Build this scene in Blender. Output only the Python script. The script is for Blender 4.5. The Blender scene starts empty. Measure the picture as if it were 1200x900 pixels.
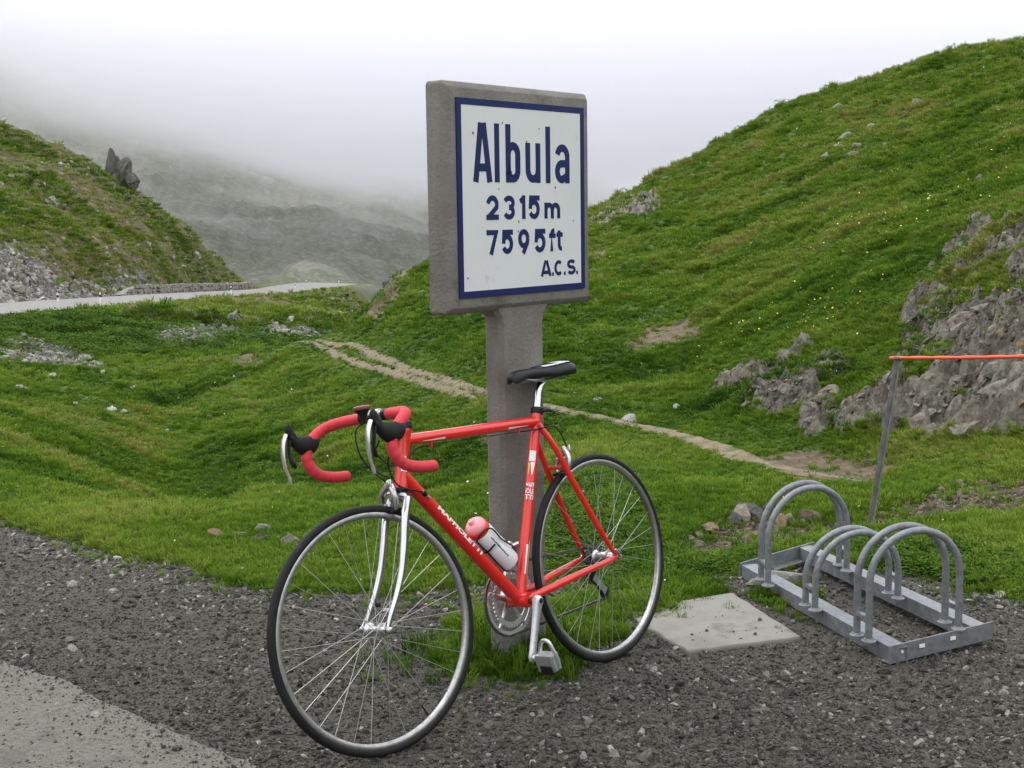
import bpy, bmesh, math, random
import numpy as np
from mathutils import Vector, Matrix

random.seed(7)
rng = np.random.default_rng(11)
scene = bpy.context.scene
COL = scene.collection

# ------------------------------------------------------------------ camera
F_PX, PITCH, ROLL, CAM_H = 1604.07, .1225, -.0148, 1.4312      # focal length in pixels of a 1200 px wide frame
cp, sp = math.cos(PITCH), math.sin(PITCH)
FW = np.array([0, cp, -sp]); UP0 = np.array([0, sp, cp]); RI0 = np.array([1., 0, 0])
RI = math.cos(ROLL) * RI0 + math.sin(ROLL) * UP0
UP = -math.sin(ROLL) * RI0 + math.cos(ROLL) * UP0
CAM = np.array([0, 0, CAM_H])
cam_data = bpy.data.cameras.new('camera'); cam = bpy.data.objects.new('camera', cam_data); COL.objects.link(cam)
cam_data.sensor_width = 36.0; cam_data.lens = F_PX / 1200 * 36.0
cam_data.clip_start = .05; cam_data.clip_end = 5000
M = Matrix.Identity(4)
for i in range(3):
    M[i][0], M[i][1], M[i][2], M[i][3] = RI[i], UP[i], -FW[i], CAM[i]
cam.matrix_world = M
scene.camera = cam

# ------------------------------------------------------------------ sky, sun, exposure
SUN_EL, SUN_AZ = math.radians(58), math.radians(-60)           # azimuth from +Y (view direction) towards +X
world = bpy.data.worlds.new('World'); scene.world = world; world.use_nodes = True
wn = world.node_tree.nodes; wl = world.node_tree.links
for n_ in list(wn): wn.remove(n_)
w_out = wn.new('ShaderNodeOutputWorld')
sky = wn.new('ShaderNodeTexSky'); sky.sky_type = 'NISHITA'; sky.sun_disc = False
sky.sun_elevation = SUN_EL; sky.sun_rotation = SUN_AZ; sky.altitude = 2300; sky.dust_density = 2.0
bg1 = wn.new('ShaderNodeBackground'); bg1.inputs[1].default_value = .1
wl.new(sky.outputs[0], bg1.inputs[0])
# closed cloud deck: even white, a little brighter overhead, faint soft mottling
tc = wn.new('ShaderNodeTexCoord'); sep = wn.new('ShaderNodeSeparateXYZ'); wl.new(tc.outputs['Generated'], sep.inputs[0])
mr = wn.new('ShaderNodeMapRange'); mr.inputs[1].default_value = 0; mr.inputs[2].default_value = 1
mr.inputs[3].default_value = 1.36; mr.inputs[4].default_value = 1.85; wl.new(sep.outputs[2], mr.inputs[0])
nz = wn.new('ShaderNodeTexNoise'); nz.inputs['Scale'].default_value = 3.0; nz.inputs['Detail'].default_value = 4
wl.new(tc.outputs['Generated'], nz.inputs['Vector'])
mr2 = wn.new('ShaderNodeMapRange'); mr2.inputs[1].default_value = .3; mr2.inputs[2].default_value = .7
mr2.inputs[3].default_value = .9; mr2.inputs[4].default_value = 1.06; wl.new(nz.outputs['Fac'], mr2.inputs[0])
mul = wn.new('ShaderNodeMath'); mul.operation = 'MULTIPLY'; wl.new(mr.outputs[0], mul.inputs[0]); wl.new(mr2.outputs[0], mul.inputs[1])
bg2 = wn.new('ShaderNodeBackground'); bg2.inputs[0].default_value = (.955, .965, 1.0, 1); wl.new(mul.outputs[0], bg2.inputs[1])
mixw = wn.new('ShaderNodeMixShader'); mixw.inputs[0].default_value = .92
wl.new(bg1.outputs[0], mixw.inputs[1]); wl.new(bg2.outputs[0], mixw.inputs[2]); wl.new(mixw.outputs[0], w_out.inputs[0])

sun_d = bpy.data.lights.new('sun', 'SUN'); sun_d.energy = .9; sun_d.angle = math.radians(25); sun_d.color = (1, .97, .92)
sun = bpy.data.objects.new('sun', sun_d); COL.objects.link(sun)
sd = Vector((math.cos(SUN_EL) * math.sin(SUN_AZ), math.cos(SUN_EL) * math.cos(SUN_AZ), math.sin(SUN_EL)))
sun.rotation_euler = sd.to_track_quat('Z', 'Y').to_euler(); sun.location = (0, 0, 30)

scene.view_settings.view_transform = 'Standard'; scene.view_settings.look = 'None'
scene.view_settings.exposure = 0.30; scene.view_settings.gamma = 1.0; scene.view_settings.use_curve_mapping = False
scene.render.engine = 'CYCLES'
scene.cycles.use_denoising = True
scene.cycles.max_bounces = 16; scene.cycles.diffuse_bounces = 3; scene.cycles.glossy_bounces = 3
scene.cycles.volume_bounces = 14; scene.cycles.transparent_max_bounces = 8
scene.cycles.volume_step_rate = 1.0; scene.cycles.volume_max_steps = 256

# ------------------------------------------------------------------ pixel helpers (1200 x 900 frame)
def ray(x, y): return FW + (x - 600) / F_PX * RI - (y - 450) / F_PX * UP
def project(X):
    d = np.asarray(X) - CAM; z = d @ FW
    z = np.where(np.abs(z) < 1e-6, 1e-6, z)
    return 600 + F_PX * (d @ RI) / z, 450 - F_PX * (d @ UP) / z, z
def ground_px(x, y, z=0.):
    d = ray(x, y); return CAM + d * ((z - CAM_H) / d[2])

# ------------------------------------------------------------------ noise (numpy)
def _hash(ix, iy, iz, seed):
    h = (ix * 374761393 + iy * 668265263 + iz * 2147483647 + seed * 1274126177) & 0xFFFFFFFF
    h = ((h ^ (h >> 13)) * 1274126177) & 0xFFFFFFFF
    h = ((h ^ (h >> 16)) * 2246822519) & 0xFFFFFFFF
    return ((h ^ (h >> 15)) & 0xFFFFFF) / float(0xFFFFFF) * 2 - 1
def vnoise(x, y, z=None, seed=0):
    if z is None: z = np.zeros_like(x)
    xi, yi, zi = np.floor(x).astype(np.int64), np.floor(y).astype(np.int64), np.floor(z).astype(np.int64)
    fx, fy, fz = x - xi, y - yi, z - zi
    s = lambda t: t * t * t * (t * (t * 6 - 15) + 10)
    fx, fy, fz = s(fx), s(fy), s(fz)
    def c(a, b, d): return _hash(xi + a, yi + b, zi + d, seed)
    x00 = c(0,0,0) * (1 - fx) + c(1,0,0) * fx; x10 = c(0,1,0) * (1 - fx) + c(1,1,0) * fx
    x01 = c(0,0,1) * (1 - fx) + c(1,0,1) * fx; x11 = c(0,1,1) * (1 - fx) + c(1,1,1) * fx
    return (x00 * (1 - fy) + x10 * fy) * (1 - fz) + (x01 * (1 - fy) + x11 * fy) * fz
def fbm(x, y, z=None, octs=4, seed=0, gain=.5, ridged=False):
    t = 0; a = 1; tot = 0
    for o in range(octs):
        n = vnoise(x * 2**o + 17.3 * o, y * 2**o - 9.1 * o, None if z is None else z * 2**o + 3.7 * o, seed + o)
        if ridged: n = 1 - 2 * np.abs(n)
        t = t + a * n; tot += a; a *= gain
    return t / tot
def sstep(a, b, x):
    t = np.clip((x - a) / (b - a), 0, 1); return t * t * (3 - 2 * t)
def in_poly(px, py, poly):
    poly = np.asarray(poly, float); inside = np.zeros(px.shape, bool)
    x1, y1 = poly[-1]
    for x2, y2 in poly:
        cond = ((y1 > py) != (y2 > py))
        with np.errstate(divide='ignore', invalid='ignore'):
            inside ^= cond & (px < (x2 - x1) * (py - y1) / (y2 - y1 + 1e-12) + x1)
        x1, y1 = x2, y2
    return inside
def dist_poly(px, py, pts):
    best = np.full(px.shape, 1e9); tb = np.zeros(px.shape); acc = 0.
    for (x1, y1), (x2, y2) in zip(pts[:-1], pts[1:]):
        L = math.hypot(x2 - x1, y2 - y1)
        t = np.clip(((px - x1) * (x2 - x1) + (py - y1) * (y2 - y1)) / (L * L), 0, 1)
        d = np.hypot(px - x1 - t * (x2 - x1), py - y1 - t * (y2 - y1))
        m = d < best; best = np.where(m, d, best); tb = np.where(m, acc + t * L, tb); acc += L
    return best, tb

# ------------------------------------------------------------------ object helpers
def tag(o, label=None, cat=None, group=None, kind=None):
    if label: o['label'] = label
    if cat: o['category'] = cat
    if group: o['group'] = group
    if kind: o['kind'] = kind
    return o
def thing(name, loc=(0, 0, 0), mw=None):
    o = bpy.data.objects.new(name, None); COL.objects.link(o); o.empty_display_size = .1
    if mw is not None: o.matrix_world = mw
    else: o.location = loc
    return o
class MB:
    """collects vertices and faces of one mesh"""
    def __init__(s): s.v = []; s.f = []
    def add(s, vs, fs):
        b = len(s.v); s.v += [tuple(map(float, q)) for q in vs]; s.f += [tuple(i + b for i in f) for f in fs]; return s
    def box(s, c, size, rot=None, bevel=0):
        hx, hy, hz = [d / 2 for d in size]
        vs = [Vector((x, y, z)) for x in (-hx, hx) for y in (-hy, hy) for z in (-hz, hz)]
        if rot is not None: vs = [rot @ q for q in vs]
        vs = [q + Vector(c) for q in vs]
        return s.add(vs, [(0,1,3,2),(4,6,7,5),(0,4,5,1),(2,3,7,6),(0,2,6,4),(1,5,7,3)])
    def tube(s, pts, rad, n=12, cap=True, flat=None, closed=False):
        """swept tube along pts; rad number or list; flat=(axis vector, factor) squashes the section"""
        pts = [Vector(p) for p in pts]; m = len(pts)
        if not hasattr(rad, '__len__'): rad = [rad] * m
        T = []
        for i in range(m):
            a = pts[(i - 1) % m] if (i > 0 or closed) else pts[0]; b = pts[(i + 1) % m] if (i < m - 1 or closed) else pts[-1]
            T.append((b - a).normalized())
        ref = Vector((0, 0, 1)) if abs(T[0].z) < .9 else Vector((1, 0, 0))
        nrm = (ref - T[0] * ref.dot(T[0])).normalized(); rings = []
        base = len(s.v)
        for i in range(m):
            nrm = (nrm - T[i] * nrm.dot(T[i])).normalized(); bi = T[i].cross(nrm)
            for k in range(n):
                a = 2 * math.pi * k / n
                q = (nrm * math.cos(a) + bi * math.sin(a)) * rad[i]
                if flat:
                    ax = Vector(flat[0]).normalized(); q = q - ax * q.dot(ax) * (1 - flat[1])
                s.v.append(tuple(pts[i] + q))
        for i in range(m if closed else m - 1):
            j = (i + 1) % m
            for k in range(n):
                k2 = (k + 1) % n
                s.f.append((base + i*n + k, base + i*n + k2, base + j*n + k2, base + j*n + k))
        if cap and not closed:
            s.f.append(tuple(base + k for k in range(n))[::-1]); s.f.append(tuple(base + (m - 1)*n + k for k in range(n)))
        return s
    def lathe(s, c, axis, prof, n=24, closed=False):
        """prof = [(along axis, radius)]"""
        c = Vector(c); ax = Vector(axis).normalized()
        ref = Vector((0, 0, 1)) if abs(ax.z) < .9 else Vector((1, 0, 0))
        e1 = (ref - ax * ref.dot(ax)).normalized(); e2 = ax.cross(e1); base = len(s.v); m = len(prof)
        for h, r in prof:
            for k in range(n):
                a = 2 * math.pi * k / n
                s.v.append(tuple(c + ax * h + (e1 * math.cos(a) + e2 * math.sin(a)) * r))
        for i in range(m if closed else m - 1):
            j = (i + 1) % m
            for k in range(n):
                k2 = (k + 1) % n
                s.f.append((base + i*n + k, base + i*n + k2, base + j*n + k2, base + j*n + k))
        if not closed:
            s.f.append(tuple(base + k for k in range(n))[::-1]); s.f.append(tuple(base + (m - 1)*n + k for k in range(n)))
        return s
    def loft(s, rings, cap=True):
        base = len(s.v); n = len(rings[0])
        for r in rings: s.v += [tuple(map(float, q)) for q in r]
        for i in range(len(rings) - 1):
            for k in range(n):
                k2 = (k + 1) % n
                s.f.append((base + i*n + k, base + i*n + k2, base + (i+1)*n + k2, base + (i+1)*n + k))
        if cap:
            s.f.append(tuple(base + k for k in range(n))[::-1]); s.f.append(tuple(base + (len(rings)-1)*n + k for k in range(n)))
        return s
    def prism(s, poly, z0, z1, fn):
        """poly 2d, fn(a,b,h) -> 3d"""
        n = len(poly); vs = [fn(a, b, z0) for a, b in poly] + [fn(a, b, z1) for a, b in poly]
        fs = [tuple(range(n))[::-1], tuple(range(n, 2*n))] + [(i, (i+1) % n, n + (i+1) % n, n + i) for i in range(n)]
        return s.add(vs, fs)
    def mesh(s, name, smooth=True, angle=40):
        me = bpy.data.meshes.new(name); me.from_pydata(s.v, [], s.f); me.validate(); 
        bm = bmesh.new(); bm.from_mesh(me); bmesh.ops.recalc_face_normals(bm, faces=bm.faces); bm.to_mesh(me); bm.free()
        if smooth:
            for p in me.polygons: p.use_smooth = True
            try: me.set_sharp_from_angle(angle=math.radians(angle))
            except Exception: pass
        return me
    def build(s, name, mat, parent=None, conv=None, smooth=True, angle=40, bevel=0):
        if conv: s.v = [tuple(conv(q)) for q in s.v]
        me = s.mesh(name, smooth, angle); me.materials.append(mat)
        o = bpy.data.objects.new(name, me); COL.objects.link(o)
        if parent is not None: o.parent = parent
        if bevel:
            bv = o.modifiers.new('bevel', 'BEVEL'); bv.width = bevel; bv.segments = 2; bv.limit_method = 'ANGLE'; bv.angle_limit = math.radians(35)
        return o

# ------------------------------------------------------------------ materials
MATS = {}
def mat(name, col, rough=.6, metal=0., var=0., vscale=20., bump=0., bscale=80., spec=.5, coat=0., col2=None, dirt=None, detail=5):
    m = bpy.data.materials.new(name); m.use_nodes = True; nt = m.node_tree; N = nt.nodes; L = nt.links
    b = N['Principled BSDF']; b.inputs['Roughness'].default_value = rough; b.inputs['Metallic'].default_value = metal
    b.inputs['Specular IOR Level'].default_value = spec; b.inputs['Coat Weight'].default_value = coat; b.inputs['Coat Roughness'].default_value = .08
    b.inputs['Base Color'].default_value = (*col, 1)
    tcn = N.new('ShaderNodeTexCoord')
    if var or col2:
        nz = N.new('ShaderNodeTexNoise'); nz.inputs['Scale'].default_value = vscale; nz.inputs['Detail'].default_value = detail; nz.inputs['Roughness'].default_value = .65
        L.new(tcn.outputs['Object'], nz.inputs['Vector'])
        r = N.new('ShaderNodeValToRGB'); c2 = col2 or tuple(min(1, c * (1 + var)) for c in col); c1 = col if col2 else tuple(c * (1 - var) for c in col)
        r.color_ramp.elements[0].position = .3; r.color_ramp.elements[1].position = .7
        r.color_ramp.elements[0].color = (*c1, 1); r.color_ramp.elements[1].color = (*c2, 1)
        L.new(nz.outputs['Fac'], r.inputs[0]); last = r.outputs[0]
        if dirt:
            nz3 = N.new('ShaderNodeTexNoise'); nz3.inputs['Scale'].default_value = dirt[1]; nz3.inputs['Detail'].default_value = 6; nz3.inputs['Roughness'].default_value = .7
            L.new(tcn.outputs['Object'], nz3.inputs['Vector'])
            r3 = N.new('ShaderNodeMapRange'); r3.inputs[1].default_value = dirt[2]; r3.inputs[2].default_value = dirt[2] + .12; L.new(nz3.outputs['Fac'], r3.inputs[0])
            mx = N.new('ShaderNodeMix'); mx.data_type = 'RGBA'; L.new(r3.outputs[0], mx.inputs[0]); L.new(last, mx.inputs[6]); mx.inputs[7].default_value = (*dirt[0], 1)
            last = mx.outputs[2]
        L.new(last, b.inputs['Base Color'])
    if bump:
        nb = N.new('ShaderNodeTexNoise'); nb.inputs['Scale'].default_value = bscale; nb.inputs['Detail'].default_value = 6; nb.inputs['Roughness'].default_value = .7
        L.new(tcn.outputs['Object'], nb.inputs['Vector'])
        bp = N.new('ShaderNodeBump'); bp.inputs['Strength'].default_value = min(1, bump); bp.inputs['Distance'].default_value = .01 * max(1, bump)
        L.new(nb.outputs['Fac'], bp.inputs['Height']); L.new(bp.outputs[0], b.inputs['Normal'])
    MATS[name] = m; return m

m_red   = mat('red_paint', (.68, .015, .010), .3, var=.10, vscale=14, coat=.6, detail=8, dirt=((.42, .014, .012), 40, .66))
m_tape  = mat('red_bar_tape', (.60, .032, .050), .62, var=.1, vscale=60, bump=.25, bscale=400)
m_black = mat('black_plastic', (.010, .010, .011), .45, var=.3, vscale=40, spec=.3)
m_rubber= mat('tyre_rubber', (.011, .011, .012), .65, var=.35, vscale=25, bump=.15, bscale=300, spec=.25, dirt=((.045,.043,.038), 14, .62))
m_hood  = mat('hood_rubber', (.010, .010, .011), .55, var=.3, vscale=60, spec=.22)
m_alu   = mat('aluminium', (.62, .62, .63), .34, 1., var=.12, vscale=40)
m_rim   = mat('rim_aluminium', (.40, .40, .40), .4, 1., var=.2, vscale=60)
m_chrome= mat('chrome', (.56, .56, .59), .14, 1., var=.06, vscale=30)
m_steel = mat('spoke_steel', (.45, .45, .44), .42, 1.)
m_dsteel= mat('dark_steel', (.12, .115, .105), .45, .9, var=.4, vscale=80)
m_crank = mat('crank_alloy', (.58, .59, .61), .42, .85, var=.15, vscale=60)
m_white = mat('white_decal', (.78, .78, .78), .45)
m_green = mat('green_decal', (.42, .62, .10), .45)
m_leather=mat('saddle_leather', (.011, .011, .013), .4, spec=.35, var=.3, vscale=50, bump=.1, bscale=500)
m_sadwhite=mat('saddle_white_trim', (.72, .72, .74), .35)
m_bottle= mat('bottle_plastic', (.80, .78, .81), .38, var=.04, vscale=20)
m_cap   = mat('pink_cap', (.80, .30, .34), .42, var=.06)
m_collar= mat('red_collar', (.68, .035, .022), .38)
m_zinc  = mat('galvanised_steel', (.20, .215, .23), .5, .35, var=.3, vscale=45, bump=.12, bscale=120, detail=7, dirt=((.12,.12,.12), 9, .62))
m_stake = mat('rusty_stake', (.20, .195, .185), .55, .4, var=.35, vscale=25, dirt=((.13,.075,.045), 12, .6))
m_cord  = mat('orange_cord', (.80, .10, .03), .5, var=.12, vscale=60)
m_concrete = mat('weathered_concrete', (.190, .180, .160), .9, var=.22, vscale=9, bump=.7, bscale=90, detail=10, dirt=((.105,.10,.085), 5, .57))
m_slab  = mat('pale_concrete', (.215, .21, .188), .9, var=.25, vscale=5, bump=.4, bscale=60, detail=8, dirt=((.13,.125,.105), 5, .53))
m_enamel= mat('white_enamel', (.68, .70, .71), .35, var=.035, vscale=3, dirt=((.48,.51,.51), 6, .64))
m_blue  = mat('blue_enamel', (.014, .022, .105), .4, spec=.25, var=.12, vscale=8)
m_chip  = mat('rust_chip', (.10, .05, .03), .8)
m_postw = mat('marker_white', (.75, .75, .73), .6)
m_redref= mat('marker_dark', (.03, .03, .03), .6)
m_bellr = mat('maroon_plastic', (.14, .03, .03), .35)

# ------------------------------------------------------------------ terrain: one height field round the camera
# Every azimuth column is a profile of points; ('y', r) = seen at image row y at r metres, ('z') = height at r.
Y = lambda y, r: ('y', y, r)
Z = lambda r, z: ('z', z, r)
def leftcol(x, rc, B, C, D, E, Fh, G): return (x, rc, B, C, D, E, Fh, G)
COLS = [
 (-620, 14, [Z(16,-.3), Z(24,-2.), Z(45,-4)], [Z(52,-4.3), Z(60,-4.6)], [Z(70,-5), Z(85,-5.1)],
    [Z(95,-5), Z(102,-4.8), Z(120,4), Z(200,24)], [Z(240,15), Z(320,5)], [Z(420,40), Z(700,130), Z(1300,260)]),
 (-150, 7.4, [Y(588,8.8), Y(550,11), Y(500,15.5), Y(450,28), Y(430,43)], [Y(420,52), Y(410,58)], [Y(398,66), Y(377,80)],
    [Y(371,87), Y(363,93), Y(350,98), Y(285,115), Y(170,160), Y(75,190)], [Z(225,14), Z(300,4)], [Z(360,12), Y(150,480), Y(60,600), Y(-20,760), Z(1000,70), Z(1300,20)]),
 (0, 6.7, [Y(590,8.6), Y(550,11.5), Y(500,17), Y(450,31), Y(430,45)], [Y(420,55), Y(410,61)], [Y(398,69), Y(376,84)],
    [Y(367,93), Y(356,101), Y(345,106), Y(290,122), Y(200,160), Y(136,188)], [Z(225,10), Z(300,2)], [Z(350,6), Y(190,460), Y(100,600), Y(22,760), Z(1000,70), Z(1300,20)]),
 (100, 6.5, [Y(600,9), Y(575,12), Y(540,16), Y(500,22), Y(450,38), Y(432,48)], [Y(421,57), Y(411,63)], [Y(396,72), Y(370,92)],
    [Y(358,106), Y(350,113), Y(338,120), Y(300,132), Y(240,160), Y(178,188)], [Z(225,6), Z(300,-2)], [Z(340,0), Y(240,420), Y(140,580), Y(70,740), Z(1000,50), Z(1300,10)]),
 (200, 6.4, [Y(600,13), Y(585,17), Y(550,22), Y(500,30), Y(450,44), Y(436,50)], [Y(424,56), Y(412,64)], [Y(395,76), Y(366,108)],
    [Y(350.5,127), Y(345,134), Y(331,141), Y(310,152), Y(280,170), Y(252,186)], [Z(225,-2), Z(300,-8)], [Z(330,-6), Y(270,400), Y(180,560), Y(105,720), Z(1000,40), Z(1300,0)]),
 (255, 6.35, [Y(604,14), Y(580,17.5), Y(550,20.5), Y(500,27), Y(455,36), Y(436,42)], [Y(425,54), Y(412,66)], [Y(393,82), Y(362,120)],
    [Y(346.5,142), Y(342,149), Y(326,156), Y(318,163), Y(305,174), Y(288,184)], [Z(222,-7), Z(290,-12)], [Z(320,-11), Y(285,390), Y(200,550), Y(125,700), Z(1000,30), Z(1300,0)]),
 (310, 6.3, [Y(590,13), Y(550,18.5), Y(500,26), Y(440,37), Y(414,42)], [Y(418,50), Y(408,66)], [Y(391,86), Y(360,132)],
    [Y(343.5,168), Y(339,176), Y(328,183), Y(326,186), Y(324,190), Y(321,194)], [Z(225,-10.5), Z(280,-13)], [Z(310,-13), Y(298,385), Y(220,540), Y(140,690), Z(1000,20), Z(1300,-5)]),
 (345, 6.25, [Y(590,13), Y(550,18), Y(500,24), Y(440,34), Y(395,41.5)], [Z(47,-4.0), Z(62,-5.6)], [Y(387,90), Y(358,140)],
    [Y(342,188), Y(338,197), Y(334,206), Y(331.5,218), Y(330,230), Y(327.5,245)], [Y(325,262), Y(321,290)], [Y(318,310), Y(303,385), Y(230,540), Y(150,690), Z(1000,15), Z(1300,-5)]),
 (395, 6.2, [Y(592,12.5), Y(550,16.8), Y(500,21.5), Y(430,31), Y(386,44)], [Z(52,-5.0), Z(70,-7.0)], [Y(372,110), Y(350,160)],
    [Y(338,205), Y(335,214), Y(333,222), Y(331,232), Y(329,245), Y(327,258)], [Y(324,275), Y(319,300)], [Y(314,325), Y(300,400), Y(240,540), Y(160,690), Z(1000,10), Z(1300,-10)]),
 (440, 6.15, [Y(594,12), Y(550,15.7), Y(500,19.5), Y(430,28), Y(344,50)], [Z(58,-5.0), Z(80,-9)], [Z(120,-11), Z(160,-13)],
    [Z(205,-14.5), Z(214,-15), Z(222,-15), Z(232,-15), Z(245,-15), Z(258,-15.5)], [Z(275,-16), Z(300,-16)], [Y(318,325), Y(303,400), Y(250,550), Y(172,700), Z(1000,5), Z(1300,-10)]),
 (500, 6.1, [Y(600,11), Y(550,14.2), Y(500,17), Y(450,21.5), Y(385,31), Y(302,54)], [Z(62,-3), Z(85,-9)], [Z(120,-13), Z(160,-16)],
    [Z(205,-17), Z(214,-17), Z(222,-17), Z(232,-17), Z(245,-18), Z(258,-18)], [Z(275,-18), Z(300,-18)], [Z(325,-17), Y(300,430), Y(258,570), Y(185,720), Z(1000,0), Z(1300,-10)]),
 (600, 6.2, [Y(605,9.2), Y(545,12), Y(500,13.9), Y(465,16), Y(400,21.5), Y(345,30), Y(269,58)], [Z(66,-1), Z(90,-8)], [Z(120,-14), Z(160,-18)],
    [Z(205,-20), Z(214,-20), Z(222,-20), Z(232,-20), Z(245,-20), Z(258,-20)], [Z(275,-20), Z(300,-20)], [Z(325,-19), Y(290,480), Y(262,620), Y(205,760), Z(1000,0), Z(1300,-10)]),
 (700, 6.4, [Y(610,8.4), Y(560,10.4), Y(500,12.7), Y(450,16), Y(400,20), Y(330,28), Y(243,62)], [Z(70,1), Z(95,-7)], [Z(120,-13), Z(160,-18)],
    [Z(205,-20), Z(214,-20), Z(222,-20), Z(232,-20), Z(245,-20), Z(258,-20)], [Z(275,-20), Z(300,-20)], [Z(325,-20), Y(280,520), Y(250,680), Y(220,800), Z(1000,0), Z(1300,-10)]),
 (790, 6.7, [Y(610,8.2), Y(560,9.7), Y(515,11.5), Y(470,14.4), Y(425,17.8), Y(370,22), Y(300,31), Y(194,66)], [Z(75,3), Z(100,-3)], [Z(130,-9), Z(170,-14)],
    [Z(205,-18), Z(214,-18), Z(222,-18), Z(232,-18), Z(245,-18), Z(258,-18)], [Z(275,-18), Z(300,-18)], [Z(325,-18), Y(290,600), Y(268,760), Y(250,850), Z(1000,-5), Z(1300,-10)]),
 (900, 6.7, [Y(602,7.9), Y(548,9.4), Y(512,10.9), Y(480,12.3), Y(425,14.6), Y(380,17), Y(300,25), Y(220,41), Y(128,68)], [Z(78,6), Z(105,0)], [Z(140,-6), Z(180,-10)],
    [Z(205,-13), Z(214,-13), Z(222,-13), Z(232,-13), Z(245,-13), Z(258,-13)], [Z(275,-13), Z(300,-13)], [Z(325,-13), Z(600,-10), Z(1000,0), Z(1300,0)]),
 (1000, 6.5, [Y(600,7.3), Y(560,8.7), Y(528,10.1), Y(500,11.1), Y(450,12.1), Y(400,13.4), Y(345,15.8), Y(290,20), Y(200,34), Y(95,70)], [Z(80,8), Z(110,3)], [Z(140,-3), Z(180,-8)],
    [Z(205,-10), Z(214,-10), Z(222,-10), Z(232,-10), Z(245,-10), Z(258,-10)], [Z(275,-10), Z(300,-10)], [Z(325,-10), Z(600,-10), Z(1000,0), Z(1300,0)]),
 (1100, 6.2, [Y(600,6.9), Y(560,8.1), Y(525,9.6), Y(500,10.2), Y(450,11), Y(400,12), Y(330,14.2), Y(275,18), Y(180,33), Y(62,68)], [Z(80,9), Z(110,5)], [Z(140,0), Z(180,-5)],
    [Z(205,-8), Z(214,-8), Z(222,-8), Z(232,-8), Z(245,-8), Z(258,-8)], [Z(275,-8), Z(300,-8)], [Z(325,-8), Z(600,-10), Z(1000,0), Z(1300,0)]),
 (1200, 6.0, [Y(600,6.7), Y(560,7.6), Y(522,9.0), Y(505,9.4), Y(450,10.1), Y(400,10.9), Y(330,12.5), Y(262,14.8), Y(160,30), Y(44,66)], [Z(80,10), Z(110,6)], [Z(140,2), Z(180,-2)],
    [Z(205,-4), Z(214,-4), Z(222,-4), Z(232,-4), Z(245,-4), Z(258,-4)], [Z(275,-4), Z(300,-4)], [Z(325,-4), Z(600,-10), Z(1000,0), Z(1300,0)]),
 (1350, 5.8, [Y(600,6.5), Y(560,7.3), Y(520,8.5), Y(505,8.8), Y(450,9.4), Y(400,10.1), Y(330,11.4), Y(250,13.6), Y(140,28), Y(15,64)], [Z(80,11), Z(110,7)], [Z(140,2), Z(180,-2)],
    [Z(205,-4), Z(214,-4), Z(222,-4), Z(232,-4), Z(245,-4), Z(258,-4)], [Z(275,-4), Z(300,-4)], [Z(325,-4), Z(600,-10), Z(1000,0), Z(1300,0)]),
 (1900, 8, [Z(9,.3), Z(11,1.5), Z(14,3), Z(30,7), Z(60,12)], [Z(80,11), Z(110,7)], [Z(140,2), Z(180,-2)],
    [Z(205,-4), Z(214,-4), Z(222,-4), Z(232,-4), Z(245,-4), Z(258,-4)], [Z(275,-4), Z(300,-4)], [Z(325,-4), Z(600,-10), Z(1000,0), Z(1300,0)]),
]
SEGN = [12, 3, 4, 10, 3, 8]
def knot(x, k):
    if k[0] == 'y':
        d = ray(x, k[1]); hr = math.hypot(d[0], d[1]); return (math.atan2(d[0], d[1]), math.log(k[2]), d[2] / hr)
    d = ray(x, 350); return (math.atan2(d[0], d[1]), math.log(k[2]), (k[1] - CAM_H) / k[2])
K = []
for x, rc, *segs in COLS:
    az0 = knot(x, Z(rc, 0))[0]
    col = [(az0, math.log(1.0), -CAM_H / 1.0)] + [(az0, math.log(q), -CAM_H / q) for q in (rc * .3, rc * .45, rc * .6, rc * .75, rc * .88, rc)]
    prev = col[-1]
    for sg, n in zip(segs, SEGN):
        pts = [prev] + [knot(x, k) for k in sg]
        lr = np.array([p[1] for p in pts]); t = np.linspace(lr[0], lr[-1], n + 1)[1:]
        for tt in t: col.append((float(np.interp(tt, lr, [p[0] for p in pts])), float(tt), float(np.interp(tt, lr, [p[2] for p in pts]))))
        prev = pts[-1]
    K.append(col)
K = np.array(K)                                     # columns x knots x (az, log r, e)
def catmull(xk, yk, x):
    xk = np.asarray(xk); m = np.gradient(yk, xk)
    i = np.clip(np.searchsorted(xk, x) - 1, 0, len(xk) - 2); h = xk[i+1] - xk[i]; t = np.clip((x - xk[i]) / h, 0, 1)
    return ((2*t**3 - 3*t**2 + 1) * yk[i] + (t**3 - 2*t**2 + t) * h * m[i] + (-2*t**3 + 3*t**2) * yk[i+1] + (t**3 - t**2) * h * m[i+1])
DENSE = 660
az = np.concatenate([np.linspace(-math.pi, math.radians(-26), 60)[:-1], np.linspace(math.radians(-26), math.radians(26), DENSE), np.linspace(math.radians(26), math.pi, 60)[1:]])
lrs = [math.log(1.2)]
while lrs[-1] < math.log(1300):
    r_ = math.exp(lrs[-1]); lrs.append(lrs[-1] + (.03 if r_ < 3 else .0062 if r_ < 8.6 else .0040 if r_ < 15.5 else .0062 if r_ < 22 else .0085 if r_ < 90 else .0125))
LR = np.array(lrs); RR = np.exp(LR); NA, NR = len(az), len(LR)
Egrid = np.zeros((NA, NR)); nk = K.shape[1]
kl = np.zeros((NA, nk)); ke = np.zeros((NA, nk))
for j in range(nk):
    kl[:, j] = catmull(K[:, j, 0], K[:, j, 1], np.clip(az, K[0, j, 0], K[-1, j, 0])); ke[:, j] = catmull(K[:, j, 0], K[:, j, 2], np.clip(az, K[0, j, 0], K[-1, j, 0]))
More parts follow.
